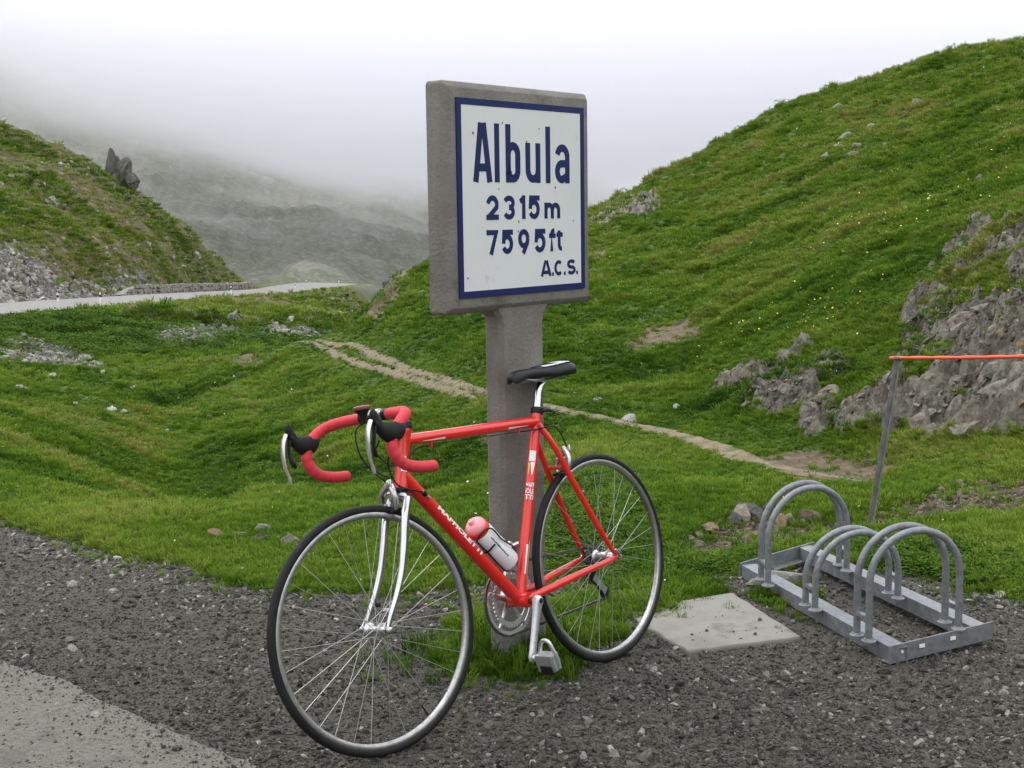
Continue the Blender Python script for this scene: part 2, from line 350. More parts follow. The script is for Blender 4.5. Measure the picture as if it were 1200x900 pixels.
for i in range(NA): Egrid[i] = np.interp(LR, np.maximum.accumulate(kl[i] + np.arange(nk) * 1e-6), ke[i])
ZG = Egrid * RR[None] + CAM_H
def smooth_r(A, w):
    k = np.exp(-.5 * (np.arange(-3*w, 3*w+1) / w)**2); k /= k.sum(); P = np.pad(A, ((0, 0), (3*w, 3*w)), mode='edge')
    return sum(k[q] * P[:, q:q + A.shape[1]] for q in range(len(k)))
ZG = smooth_r(ZG, 4)
XG = np.sin(az)[:, None] * RR[None]; YG = np.cos(az)[:, None] * RR[None]
RG = np.broadcast_to(RR[None], XG.shape); AZG = np.broadcast_to(az[:, None], XG.shape)
rc_az = np.exp(catmull(K[:, 6, 0], K[:, 6, 1], np.clip(az, K[0, 6, 0], K[-1, 6, 0])))[:, None]
lot = 1 - sstep(1.0, 1.35, RG / rc_az)                                  # flat parking ground
ZG = ZG * (1 - lot)

# far road: centre line through seen points, terrain levelled to it
ROADPX = [(-190, 374.5, 78), (-100, 368.5, 86), (0, 362.8, 97), (60, 358, 103), (117, 354, 110), (200, 348, 130), (271, 344, 152), (320, 341, 178), (350, 337.2, 203), (378, 334.2, 221), (390, 333., 232), (397, 332.2, 240)]
RD = []
for x, y, r in ROADPX:
    d = ray(x, y); d = d / math.hypot(d[0], d[1]); RD.append(CAM + d * r)
RD = np.array(RD)
def spline(P, n):
    P = np.asarray(P, float); t = np.concatenate([[0], np.cumsum(np.linalg.norm(np.diff(P, axis=0), axis=1))]); q = np.linspace(0, t[-1], n)
    return np.stack([catmull(t, P[:, k], q) for k in range(P.shape[1])], 1)
RDS = spline(RD, 90)
band = (RG > 60) & (RG < 320)
dr = np.full(XG.shape, 1e3); tr = np.zeros(XG.shape)
d_, t_ = dist_poly(XG[band], YG[band], [tuple(p[:2]) for p in RDS]); dr[band] = d_; tr[band] = t_
cum = np.concatenate([[0], np.cumsum(np.linalg.norm(np.diff(RDS[:, :2], axis=0), axis=1))])
zroad = np.interp(tr, cum, RDS[:, 2]); mroad = 1 - sstep(5.2, 11, dr)

PX, PY, PZ = project(np.stack([XG, YG, ZG], -1).reshape(-1, 3))
PX = PX.reshape(XG.shape); PY = PY.reshape(XG.shape); front = PZ.reshape(XG.shape) > .5
wob = fbm(XG * 1.3, YG * 1.3, octs=3, seed=3); wob2 = fbm(XG * 1.3 + 50, YG * 1.3, octs=3, seed=4)
# masks: polygons marked on the photograph, carried onto the ground they lie on
def pmask(polys, rmin, rmax, jig=8):
    m = np.zeros(XG.shape)
    sel = front & (RG > rmin) & (RG < rmax)
    px = PX[sel] + wob[sel] * jig * 2; py = PY[sel] + wob2[sel] * jig
    q = np.zeros(px.shape, bool)
    for p in polys: q |= in_poly(px, py, p)
    m[sel] = q; return m
def blur(A, w=2):
    k = np.exp(-.5 * (np.arange(-3*w, 3*w+1) / w)**2); k /= k.sum(); P = np.pad(A, ((3*w, 3*w), (3*w, 3*w)), mode='edge')
    B = sum(k[q] * P[q:q + A.shape[0]] for q in range(len(k))); return sum(k[q] * B[:, q:q + A.shape[1]] for q in range(len(k)))
rock_polys = [
 [(975,525),(990,485),(1030,455),(1062,440),(1052,400),(1062,360),(1085,335),(1120,350),(1150,362),(1250,352),(1250,522),(1150,520),(1090,526),(1060,505),(1045,522)],
 [(1085,318),(1112,300),(1130,282),(1165,268),(1250,258),(1250,352),(1190,345),(1175,330),(1150,345),(1110,335)],
 [(836,447),(872,424),(905,432),(925,412),(962,395),(985,402),(996,425),(965,450),(948,478),(905,488),(868,478)],
 [(690,262),(700,250),(735,235),(768,228),(774,244),(752,256),(722,266),(700,278)],
 [(935,520),(955,470),(990,460),(985,490),(960,520)],
 [(430,362),(450,345),(472,322),(480,330),(462,352),(440,372)],
]
crag = fbm(XG * .9, YG * .9, ZG * .9, octs=3, seed=21)
rock = blur(pmask(rock_polys, 7, 75, 7) * (.25 + .75 * sstep(-.42, -.16, crag + .5 * (RG < 13))), 2)
dirt_polys = [
 [(880,540),(930,528),(1000,536),(1060,545),(1020,566),(960,566),(905,556)],
 [(728,402),(762,384),(795,376),(830,386),(822,396),(785,408),(742,416)], [(690,300),(712,292),(716,306),(700,312)],
 [(792,640),(815,616),(850,603),(905,596),(965,604),(1010,598),(1060,585),(1110,570),(1250,548),(1250,588),(1120,600),(1050,612),(985,618),(925,634),(870,640),(830,652)],

 [(270,425),(300,418),(312,432),(296,440)], [(425,372),(455,345),(470,335),(462,352),(436,384)], [(560,500),(590,490),(600,512),(570,520)],
]
dirt = blur(pmask(dirt_polys, 5.6, 60, 6), 2)
pale_polys = [[(0,408),(40,398),(100,415),(120,432),(60,440),(0,442)], [(170,396),(205,384),(262,380),(290,392),(240,404),(190,404)], [(300,390),(340,378),(395,384),(420,378),(410,392),(350,396)]]
pale = blur(pmask(pale_polys, 48, 150, 5), 2)
rut_up = [(366,391,41.5),(395,405,36.5),(450,423,28.5),(510,445,20.2),(570,461,16.8),(640,477,14.4),(700,490,13),(760,503,12),(800,515,11.4),(850,530,10.4),(900,545,9.5),(960,556,8.9),(1020,564,8.3)]
rut_lo = [(338,394,41.5),(365,404,38.5),(400,420,33.5),(445,434,27),(505,453,19.2),(560,468,16)]
def onground(x, y, r):
    d = ray(x, y); i = int(np.interp(math.atan2(d[0], d[1]), az, np.arange(NA))); hh = math.hypot(d[0], d[1])
    q = np.where((CAM_H + d[2] / hh * RR - ZG[i] <= 0) & (RR > 7) & (RR < 60))[0]
    if len(q): r = RR[q[0]]
    return (d[0] / math.hypot(d[0], d[1]) * r, d[1] / math.hypot(d[0], d[1]) * r)
near = (RG > 6.8) & (RG < 60) & front
def rut(pts, w):
    pts = [onground(*p) for p in pts]; P = spline(np.array(pts), 60); m = np.zeros(XG.shape)
    w = w * np.interp(RG[near], [8, 12, 17, 28, 42], [.9, .6, .5, .8, 1.2]); d, t = dist_poly(XG[near] + wob[near] * .05, YG[near] + wob2[near] * .05, [tuple(p) for p in P]); m[near] = 1 - sstep(w * .6, w * 1.5, d); return m, P
ru, RUP = rut(rut_up, .09); rl, RLP = rut(rut_lo, .09)
fade = .75 + .25 * sstep(-.25, .2, fbm(XG * .5, YG * .5, octs=2, seed=77))
path = np.maximum(ru * fade, rl * fade)
clear = np.maximum(rut(rut_up, .11)[0], rut(rut_lo, .11)[0]); trod = np.maximum(rut(rut_up, .8)[0], rut(rut_lo, .8)[0])
lefthill = ((AZG < .0) & (RG > 92) & (RG < 240) & (dr > 3.4)).astype(float) * (1 - sstep(200, 235, RG))
scree_px = pmask([[(-300,250),(0,282),(60,296),(150,318),(185,332),(170,343),(0,356),(-300,380)], [(100,300),(170,300),(200,330),(150,330)]], 92, 190, 6)
scree = blur(scree_px, 2)
far_t = np.interp(AZG, [-.2, -.15], [0, 1]); far = sstep(235, 275, RG) * (1 - far_t) + sstep(206, 226, RG) * (dr > 5) * far_t
# relief
d1 = fbm(XG * .35, YG * .35, octs=4, seed=31); d2 = fbm(XG * 1.6, YG * 1.6, octs=3, seed=37); d3 = fbm(XG * .09, YG * .09, octs=4, seed=41)
wild = sstep(1.05, 1.6, RG / rc_az) * (1 - .85 * trod)
amp = np.interp(RG, [5, 8, 15, 40, 90, 200, 300, 1300], [.05, .10, .16, .35, .5, .9, 1.5, 4.])
H = wild * (d1 * amp + d2 * np.interp(RG, [5, 10, 30, 100, 300], [.03, .045, .09, .15, .2]))
H += wild * (np.abs(d2) ** .7) * np.interp(RG, [6, 12, 40, 90, 130], [.015, .06, .13, .15, 0]) * np.where(AZG < -.03, .35, 1)          # tussocks
H += lefthill * (d3 * 1.6 + fbm(XG * .22, YG * .22, ZG * .22, octs=4, seed=51, ridged=True) * .8)
H += far * (fbm(XG * .012, YG * .012, octs=5, seed=61, ridged=True) * np.interp(RG, [260, 500, 1300], [3, 9, 30]) + fbm(XG * .06, YG * .06, octs=4, seed=62) * np.interp(RG, [260, 600, 1300], [1.2, 3, 6]))
strat = fbm(XG * 2.2 + ZG * 1.2, YG * 2.2, ZG * 4.2 - XG * 2.0, octs=4, seed=71, ridged=True)
blocky = np.round(fbm(XG * 1.7, YG * 1.7, ZG * 1.7, octs=2, seed=73) * 5) / 5
rs = np.interp(RG, [8, 15, 60], [.13, .17, .35])
frag = fbm(XG * 6 + ZG * 5, YG * 6, ZG * 9 - XG * 6, octs=3, seed=75, ridged=True)
H += rock * rs * (strat * .75 + blocky * .5 + frag * 1.15)
H -= dirt * .03
H += lot * (fbm(XG * .8, YG * .8, octs=3, seed=81) * .012)
H += scree * fbm(XG * .9, YG * .9, ZG * .9, octs=3, seed=83) * .5 + pale * np.abs(fbm(XG * 1.2, YG * 1.2, octs=2, seed=84)) * .12
ZF = ZG + H * (1 - mroad)
ZF = ZF * (1 - mroad) + (zroad - .12) * mroad
zfar_t = np.clip(ZF, -30, 400)
# push rock faces outwards too (overhanging ledges read as crags)
push = rock * rs * 1.5 * fbm(XG * 3.1, YG * 3.1, ZG * 3.1, octs=3, seed=91, ridged=True) * .5
XF = XG * (1 - push / RG); YF = YG * (1 - push / RG)

def gz(x, y):
    """ground height at world x, y"""
    a = math.atan2(x, y); r = max(1.21, math.hypot(x, y))
    fi = float(np.interp(a, az, np.arange(NA))); fj = float(np.interp(math.log(r), LR, np.arange(NR)))
    i, j = min(int(fi), NA - 2), min(int(fj), NR - 2); u, v = fi - i, fj - j
    return float((ZF[i, j] * (1-u) + ZF[i+1, j] * u) * (1-v) + (ZF[i, j+1] * (1-u) + ZF[i+1, j+1] * u) * v)
def pick(x, y, r0=2., r1=1200.):
    """first ground point under a photograph pixel"""
    d = ray(x, y); d = d / math.hypot(d[0], d[1]); a = math.atan2(d[0], d[1])
    fi = float(np.interp(a, az, np.arange(NA))); i = min(int(fi), NA - 2); u = fi - i
    zz = ZF[i] * (1 - u) + ZF[i+1] * u; s = (CAM_H + d[2] * RR - zz); k = np.where((s <= 0) & (RR > r0) & (RR < r1))[0]
    j = k[0] if len(k) else int(np.searchsorted(RR, r1)) - 1
    r = RR[j]
    if len(k) and j > 0 and s[j-1] > 0: r = RR[j-1] + (RR[j] - RR[j-1]) * s[j-1] / (s[j-1] - s[j])
    return np.array([d[0] * r, d[1] * r, gz(d[0] * r, d[1] * r)])

# lot outline (world xy): gravel inside, grass beyond
LOT_EDGE = [(-9, 9.5), (-4.2, 8.0), (-2.55, 6.6), (-2.2, 6.2), (-1.9, 5.92), (-1.45, 5.6), (-1.01, 5.22), (-.6, 5.12), (-.3, 5.2), (.0, 5.3), (.3, 5.08), (.6, 5.2), (.85, 5.38), (1.15, 5.6), (1.45, 5.42), (1.75, 5.15), (2.1, 4.95), (2.6, 4.75), (9, 4.4), (9, -9), (-9, -9)]
wv3 = fbm(XG * 5, YG * 5, octs=2, seed=5)
inlot = in_poly(XG + wob * .16 + wv3 * .07, YG + wob2 * .16 + wv3 * .07, LOT_EDGE) & (RG < 14)
gravel = blur(inlot.astype(float), 1)
PATCH = [((-.03, 4.32), .22), ((-.14, 4.32), .18), ((.42, 4.98), .24), ((.25, 4.85), .22), ((1.02, 5.02), .16), ((.62, 5.12), .2), ((-.02, 4.62), .26), ((.2, 4.6), .2)]
tuftpatch = np.zeros(XG.shape)
for (x, y), w in PATCH: tuftpatch = np.maximum(tuftpatch, 1 - sstep(w * .55, w, np.hypot(XG - x + wob * .08, YG - y + wob2 * .08)))
gravel = gravel * (1 - .9 * tuftpatch)

# ------- terrain shader
def attr(N, name, typ='GEOMETRY'):
    a = N.new('ShaderNodeAttribute'); a.attribute_type = typ; a.attribute_name = name; return a
def terrain_material():
    m = bpy.data.materials.new('terrain'); m.use_nodes = True; N = m.node_tree.nodes; L = m.node_tree.links
    b = N['Principled BSDF']; b.inputs['Roughness'].default_value = .95; b.inputs['Specular IOR Level'].default_value = .15
    geo = N.new('ShaderNodeNewGeometry')
    def noise(scale, det=6, rough=.6, dist=0):
        n = N.new('ShaderNodeTexNoise'); n.inputs['Scale'].default_value = scale; n.inputs['Detail'].default_value = det; n.inputs['Roughness'].default_value = rough; n.inputs['Distortion'].default_value = dist
        L.new(geo.outputs['Position'], n.inputs['Vector']); return n.outputs['Fac']
    def ramp(fac, stops):
        r = N.new('ShaderNodeValToRGB'); e = r.color_ramp.elements
        while len(e) < len(stops): e.new(.5)
        for q, (p, c) in zip(e, stops): q.position = p; q.color = (*c, 1)
        L.new(fac, r.inputs[0]); return r.outputs[0]
    def mix(fac, a, c):
        x = N.new('ShaderNodeMix'); x.data_type = 'RGBA'; L.new(fac, x.inputs[0]); L.new(a, x.inputs[6]); L.new(c, x.inputs[7]); return x.outputs[2]
    def mrange(v, a, c, lo=0, hi=1):
        x = N.new('ShaderNodeMapRange'); x.inputs[1].default_value = a; x.inputs[2].default_value = c; x.inputs[3].default_value = lo; x.inputs[4].default_value = hi; L.new(v, x.inputs[0]); return x.outputs[0]
    def math_(op, a, c):
        x = N.new('ShaderNodeMath'); x.operation = op
        for i, q in enumerate((a, c)):
            if isinstance(q, (int, float)): x.inputs[i].default_value = q
            else: L.new(q, x.inputs[i])
        return x.outputs[0]
    def mask(name, soft, scale, amount=.5):
        a = attr(N, name).outputs['Fac']; n = noise(scale, 5, .65)
        s = math_('ADD', a, math_('MULTIPLY', math_('SUBTRACT', n, .5), amount)); return mrange(s, .5 - soft, .5 + soft)
    # grass sward seen between the blades
    g1 = ramp(noise(.35, 6, .62), [(.3, (.030, .060, .007)), (.5, (.054, .100, .011)), (.7, (.098, .132, .022))])
    g2 = ramp(noise(2.6, 6, .7), [(.3, (.034, .060, .009)), (.52, (.074, .118, .016)), (.72, (.125, .140, .036))])
    gx = N.new('ShaderNodeMix'); gx.data_type = 'RGBA'; gx.inputs[0].default_value = .55; L.new(g1, gx.inputs[6]); L.new(g2, gx.inputs[7]); grass = gx.outputs[2]
    # left slope: tired brownish grass with stone showing through
    slope = ramp(noise(.9, 9, .8), [(.30, (.034, .048, .013)), (.44, (.075, .082, .026)), (.54, (.115, .098, .048)), (.62, (.17, .155, .12)), (.75, (.30, .285, .25))])
    grass = mix(attr(N, 'lefthill').outputs['Fac'], grass, slope)
    # far mountain: grey scree with thin green
    mt = ramp(noise(.02, 9, .68, .4), [(.3, (.055, .070, .038)), (.44, (.105, .118, .078)), (.55, (.19, .19, .165)), (.72, (.30, .29, .26))])
    mt2 = ramp(noise(.5, 9, .85), [(.36, (.045, .062, .032)), (.5, (.12, .128, .098)), (.64, (.30, .295, .265))])
    mx = N.new('ShaderNodeMix'); mx.data_type = 'RGBA'; mx.inputs[0].default_value = .5; L.new(mt, mx.inputs[6]); L.new(mt2, mx.inputs[7])
    grass = mix(attr(N, 'far').outputs['Fac'], grass, mx.outputs[2])
    # rubble
    vo = N.new('ShaderNodeTexVoronoi'); vo.inputs['Scale'].default_value = 1.6; vo.inputs['Randomness'].default_value = 1; L.new(geo.outputs['Position'], vo.inputs['Vector'])
    vsep = N.new('ShaderNodeSeparateColor'); L.new(vo.outputs['Color'], vsep.inputs[0])
    rub = ramp(vsep.outputs[0], [(0, (.075, .072, .06)), (.5, (.17, .165, .145)), (.9, (.30, .29, .26)), (1, (.36, .33, .27))])
    c = mix(mask('scree', .18, .9, .7), grass, rub)
    c = mix(mask('pale', .2, 1.8, .9), c, rub)
    # crag rock
    rk = ramp(noise(5.5, 10, .8, .8), [(.33, (.050, .044, .031)), (.42, (.135, .122, .093)), (.52, (.25, .232, .190)), (.66, (.43, .405, .345))])
    rk2 = ramp(noise(1.1, 5, .6), [(.55, (0, 0, 0)), (.7, (1, 1, 1))])
    och = N.new('ShaderNodeRGB'); och.outputs[0].default_value = (.15, .11, .066, 1)
    fx = math_('MULTIPLY', rk2, .55); rk = mix(fx, rk, och.outputs[0])
    c = mix(mask('rock', .12, 2.0, 1.15), c, rk)
    # bare earth, wheel ruts
    so = ramp(noise(9, 8, .75), [(.3, (.085, .064, .038)), (.5, (.150, .118, .078)), (.7, (.25, .21, .155))])
    c = mix(mask('dirt', .16, 5, .8), c, so)
    so2 = ramp(noise(7, 7, .7), [(.3, (.20, .155, .10)), (.7, (.32, .265, .19))])
    # gravel bed under the stones
    gv = ramp(noise(110, 9, .85), [(.32, (.042, .039, .032)), (.48, (.090, .085, .071)), (.62, (.17, .162, .138)), (.75, (.25, .238, .205))])
    c = mix(mask('gravel', .1, 9, .5), c, gv)
    L.new(c, b.inputs['Base Color'])
    hb = math_('ADD', math_('MULTIPLY', noise(6, 9, .8), .06), math_('MULTIPLY', noise(45, 6, .75), .012))
    hb = math_('ADD', hb, math_('MULTIPLY', math_('MULTIPLY', noise(11, 10, .85, 1.2), .16), attr(N, 'rock').outputs['Fac']))
    bp = N.new('ShaderNodeBump'); bp.inputs['Strength'].default_value = .8; bp.inputs['Distance'].default_value = 1.0; L.new(hb, bp.inputs['Height']); L.new(bp.outputs[0], b.inputs['Normal'])
    return m
m_terrain = terrain_material()

# ------- terrain objects: faces of the one height field, sorted by what they are
fa = lambda A: (A[:-1, :-1] + A[1:, :-1] + A[:-1, 1:] + A[1:, 1:]) / 4
fr, faz = fa(RG), fa(AZG)
crest_r = np.exp(kl[:, 6 + SEGN[0]])[:, None]; fcrest = fa(np.broadcast_to(crest_r, RG.shape))
cls = np.full(fr.shape, 1)                                           # 1 meadow
fpx, fpy = fa(PX), fa(PY)
fz = fa(ZF)
hill = (faz > math.radians(-8)) & (fr > np.interp(faz, [math.radians(-8), 0, math.radians(10), math.radians(20)], [36, 17, 12, 9.2])) & (fr < fcrest * 1.9)
cls[hill] = 2                                                        # hillside
cls[(fr > 92) & (fr < 236) & (faz < .0) & (fa(lefthill) > .3)] = 3   # rocky slope
cls[fr > 262] = 4                                                    # mountain
cls[(fa(gravel) > .5)] = 0                                           # gravel
names = {0: 'gravel_ground', 1: 'meadow', 2: 'hillside', 3: 'rocky_slope', 4: 'mountain'}
labels = {0: 'dark grey gravel parking ground under the bicycle', 1: 'green grassy hollow between the gravel and the far road', 2: 'steep green hillside with grey crags behind the sign',
          3: 'brownish grassy slope with rubble above the far road', 4: 'grey green mountain slope vanishing into low cloud', 5: 'pale wheel ruts of a dirt track over the meadow'}
allv = np.stack([XF, YF, ZF], -1).reshape(-1, 3)
idx = np.arange(NA * NR).reshape(NA, NR)
quads = np.stack([idx[:-1, :-1], idx[1:, :-1], idx[1:, 1:], idx[:-1, 1:]], -1)
A_ = dict(rock=rock, dirt=dirt, path=path, gravel=gravel, scree=scree, pale=pale, lefthill=lefthill * (1 - sstep(205, 235, RG)), far=far)
STRUCT = {}
def np_mesh(name, V, Q, attrs=None):
    me = bpy.data.meshes.new(name); n = Q.shape[1]
    me.vertices.add(len(V)); me.vertices.foreach_set('co', V.astype(np.float32).ravel())
    me.loops.add(Q.size); me.loops.foreach_set('vertex_index', Q.astype(np.int32).ravel())
    me.polygons.add(len(Q)); me.polygons.foreach_set('loop_start', np.arange(0, Q.size, n, dtype=np.int32)); 
    me.polygons.foreach_set('use_smooth', np.ones(len(Q), bool))
    me.update(calc_edges=True)
    for k, v in (attrs or {}).items():
        a = me.attributes.new(k, 'FLOAT', 'POINT'); a.data.foreach_set('value', v.astype(np.float32).ravel())
    return me
for c, nm in names.items():
    Q = quads[cls == c]
    if c == 0:   # close the sheet under the camera
        pass
    u, inv = np.unique(Q.ravel(), return_inverse=True)
    me = np_mesh(nm, allv[u], inv.reshape(Q.shape), {k: v.ravel()[u] for k, v in A_.items()})
    me.materials.append(m_terrain)
    o = bpy.data.objects.new(nm, me); COL.objects.link(o); tag(o, labels[c], None, None, 'structure'); STRUCT[nm] = o
# disc right under the camera
mb = MB(); ring = [(XF[i, 0], YF[i, 0], ZF[i, 0]) for i in range(0, NA, 6)]
mb.add([(0, 0, 0)] + ring, [(0, k + 1, (k + 1) % len(ring) + 1) for k in range(len(ring))])
o = mb.build('ground', mat('ground_under', (.05, .048, .042), .95), smooth=False); tag(o, 'patch of gravel ground where the photographer stands', None, None, 'structure')
# ------------------------------------------------------------------ near road (asphalt) and far road
def strip_sheet(name, outline, z, m, label, thick=.02, jig=.0):
    bm = bmesh.new(); vs = [bm.verts.new((x, y, z)) for x, y in outline]; f = bm.faces.new(vs)
    r = bmesh.ops.extrude_face_region(bm, geom=[f]); 
    for v in [q for q in r['geom'] if isinstance(q, bmesh.types.BMVert)]: v.co.z -= thick
    bmesh.ops.recalc_face_normals(bm, faces=bm.faces)
    me = bpy.data.meshes.new(name); bm.to_mesh(me); bm.free(); me.materials.append(m)
    o = bpy.data.objects.new(name, me); COL.objects.link(o); return o
m_asph = mat('worn_asphalt', (.095, .088, .072), .92, vscale=90, col2=(.225, .21, .175), bump=.9, bscale=120, detail=9, dirt=((.105, .10, .087), 5, .56))
edge = spline(np.array([(-9, 10.8), (-5.2, 7.5), (-3.2, 5.72), (-2.3, 4.88), (-1.68, 4.30), (-1.2, 3.90), (-.78, 3.50), (-.35, 3.06), (.3, 2.35), (1.2, 1.3), (2.6, -.4), (5, -4)]), 700)
ex = []
for i, (x, y) in enumerate(edge):
    t = i * .11; w = float(vnoise(np.array([t * 1.1]), np.array([3.3]), None, 5)[0]) * .035 + float(vnoise(np.array([t * 7]), np.array([9.3]), None, 6)[0]) * .014
    ex.append((x + w * .7, y + w * .7))
o = strip_sheet('road', ex + [(-2, -6), (-9, -6)], .026, m_asph, None, .04)
tag(o, 'pale worn asphalt road edge beside the dark gravel', None, None, 'structure')

m_froad = mat('far_road', (.215, .21, .195), .9, var=.12, vscale=.8, bump=.2, bscale=4)
mb = MB(); P = RDS; n = len(P)
tan = np.gradient(P[:, :2], axis=0); tan /= np.linalg.norm(tan, axis=1)[:, None]; nor = np.stack([-tan[:, 1], tan[:, 0]], 1)
wid = np.interp(np.arange(n), [0, 62, 78, 86, 90], [3.3, 3.3, 5.0, 5.0, 2.5])
bank_s = 1 if nor[20] @ P[20, :2] > 0 else -1                # crossfall towards the valley
for i in range(n):
    for k in (-1, -.5, 0, .5, 1):
        q = P[i, :2] + nor[i] * wid[i] * k; mb.v.append((q[0], q[1], P[i, 2] + .06 + .05 * wid[i] * k * bank_s))
for i in range(n - 1):
    for k in range(4): mb.f.append((i*5+k, (i+1)*5+k, (i+1)*5+k+1, i*5+k+1))
o = mb.build('road', m_froad, smooth=False); tag(o, 'pale grey mountain road crossing below the rubble slope', None, None, 'structure')

# wheel ruts of the dirt track: narrow draped ribbons of trodden earth
m_rut = mat('trodden_earth', (.125, .093, .055), .95, vscale=6, col2=(.235, .185, .12), bump=.8, bscale=30, detail=9, dirt=((.055, .085, .018), 5, .50))
def rut_ribbon(PTS, w0, label):
    C_ = spline(PTS, 260); tg = np.gradient(C_, axis=0); tg /= np.linalg.norm(tg, axis=1)[:, None]; nn = np.stack([-tg[:, 1], tg[:, 0]], 1); mb = MB(); rr_ = np.hypot(C_[:, 0], C_[:, 1])
    e1 = fbm(C_[:, 0] * 2.2, C_[:, 1] * 2.2, octs=3, seed=301); e2 = fbm(C_[:, 0] * 2.2, C_[:, 1] * 2.2, octs=3, seed=302); taper = np.minimum(1, np.minimum(np.arange(260), np.arange(259, -1, -1)) / 14 + .05)
    wr = np.interp(rr_, [8, 12, 17, 28, 42], [.10, .075, .065, .10, .15]) * w0
    for i in range(260):
        for k in np.linspace(-1, 1, 7):
            q = C_[i] + nn[i] * wr[i] * taper[i] * k * (1 + .55 * (e1[i] if k < 0 else e2[i]) + .25 * rng.normal()); mb.v.append((q[0], q[1], gz(q[0], q[1]) + .022 - .018 * (abs(k) > .9)))
    for i in range(259):
        for k in range(6): mb.f.append((i*7+k, (i+1)*7+k, (i+1)*7+k+1, i*7+k+1))
    o = mb.build('dirt_path', m_rut); tag(o, label, None, None, 'structure')
rut_ribbon(RUP, 1., 'long pale wheel rut of the dirt track running behind the post'); rut_ribbon(RLP, 1., 'shorter pale wheel rut of the dirt track on the knoll')
# roadside marker posts
def marker_post(px, py, r, h, label):
    d = ray(px, py); d = d / math.hypot(d[0], d[1]); x, y = d[0] * r, d[1] * r
    z = gz(x, y) - .05
    t = thing('marker_post', (x, y, z)); tag(t, label, 'marker post', 'marker posts along the far road')
    pr = [(-.06, -.05), (.06, -.05), (.07, .0), (.0, .06), (-.07, .0)]
    MB().prism(pr, 0, h * .62, lambda a, b, c: (a, b, c)).build('post', m_postw, t, smooth=False)
    MB().prism([(a * 1.05, b * 1.05) for a, b in pr], h * .62, h * .82, lambda a, b, c: (a, b, c)).build('dark_band', m_redref, t, smooth=False)
    MB().prism([(a * 1.0, b * 1.0) for a, b in pr], h * .82, h, lambda a, b, c: (a * (1 - .35 * (c > h * .9)), b, c)).build('top', m_postw, t, smooth=False)
for a in [(68, 354.6, 107, 'white marker post on the uphill verge in front of the rubble'), (118, 358.6, 106.5, 'white marker post with dark band on the downhill verge near the rubble'), (271, 347.6, 149, 'white marker post with dark band in front of the stone wall'),
          (346, 339.6, 195, 'small white marker post at the near end of the bend'), (359, 333.2, 219, 'small dark marker post standing on the pale bend'), (397, 334.2, 243, 'small white marker post at the outer end of the bend')]:
    marker_post(a[0], a[1], a[2], 1.0, a[3])

# retaining wall behind the road: coursed stones
def retaining_wall():
    c0, c1 = 30, 64                                    # span along the road line
    t = thing('retaining_wall', tuple(RDS[c0] + np.array([0, 0, 0])))
    tag(t, 'low grey dry stone wall along the uphill side of the far road', 'wall')
    m_w = [mat('wall_stone', (.23, .22, .19), .95, var=.35, vscale=1.5, bump=.6, bscale=9), mat('wall_stone_pale', (.19, .18, .16), .95, var=.3, vscale=1.5, bump=.6, bscale=9), mat('wall_stone_brown', (.11, .095, .075), .95, var=.3, vscale=1.5, bump=.6, bscale=9)]
    seg = spline(RDS[c0:c1], 400); tg = np.gradient(seg[:, :2], axis=0); tg /= np.linalg.norm(tg, axis=1)[:, None]; nr = np.stack([-tg[:, 1], tg[:, 0]], 1)
    if nr[200] @ seg[200, :2] < 0: nr = -nr
    L = np.concatenate([[0], np.cumsum(np.linalg.norm(np.diff(seg[:, :2], axis=0), axis=1))]); base = RDS[c0]
    back = MB()
    for i in range(400):
        q = seg[i, :2] + nr[i] * 4.6; hgt = 1.0 * min(1, L[i] / 6 + .3, (L[-1] - L[i]) / 6 + .4)
        back.v += [(q[0] - base[0], q[1] - base[1], seg[i, 2] - .2 - base[2]), (q[0] - base[0], q[1] - base[1], seg[i, 2] + hgt * .93 - base[2]), (q[0] + nr[i][0] * .8 - base[0], q[1] + nr[i][1] * .8 - base[1], seg[i, 2] + hgt * .9 - base[2])]
    for i in range(399):
        back.f += [(i*3, (i+1)*3, (i+1)*3+1, i*3+1), (i*3+1, (i+1)*3+1, (i+1)*3+2, i*3+2)]
    back.build('wall_core', m_w[0], t, smooth=False)
    # facing stones in courses, joined: each is only two or three pixels across in the photograph
    fm = MB(); rr = random.Random(4)
    for course in range(3):
        s = rr.random() * .5; zc = course * .38
        while s < L[-1] - .5:
            w = rr.uniform(.4, .95); i = int(np.interp(s + w / 2, L, np.arange(400)))
            hmax = 1.0 * min(1, L[i] / 6 + .3, (L[-1] - L[i]) / 6 + .4)
            if zc + .3 < hmax + .15:
                q = seg[i, :2] + nr[i] * 4.5; ang = math.atan2(tg[i][1], tg[i][0])
                fm.box((q[0] - base[0], q[1] - base[1], seg[i, 2] + zc + .19 - base[2]), (w * .93, rr.uniform(.2, .6), rr.uniform(.2, .42)), Matrix.Rotation(ang + rr.uniform(-.15, .15), 3, 'Z') @ Matrix.Rotation(rr.uniform(-.2, .2), 3, 'Y'))
            s += w
    o = fm.build('stone_facing', m_w[0], t, smooth=False); o['kind'] = 'stuff'
retaining_wall()

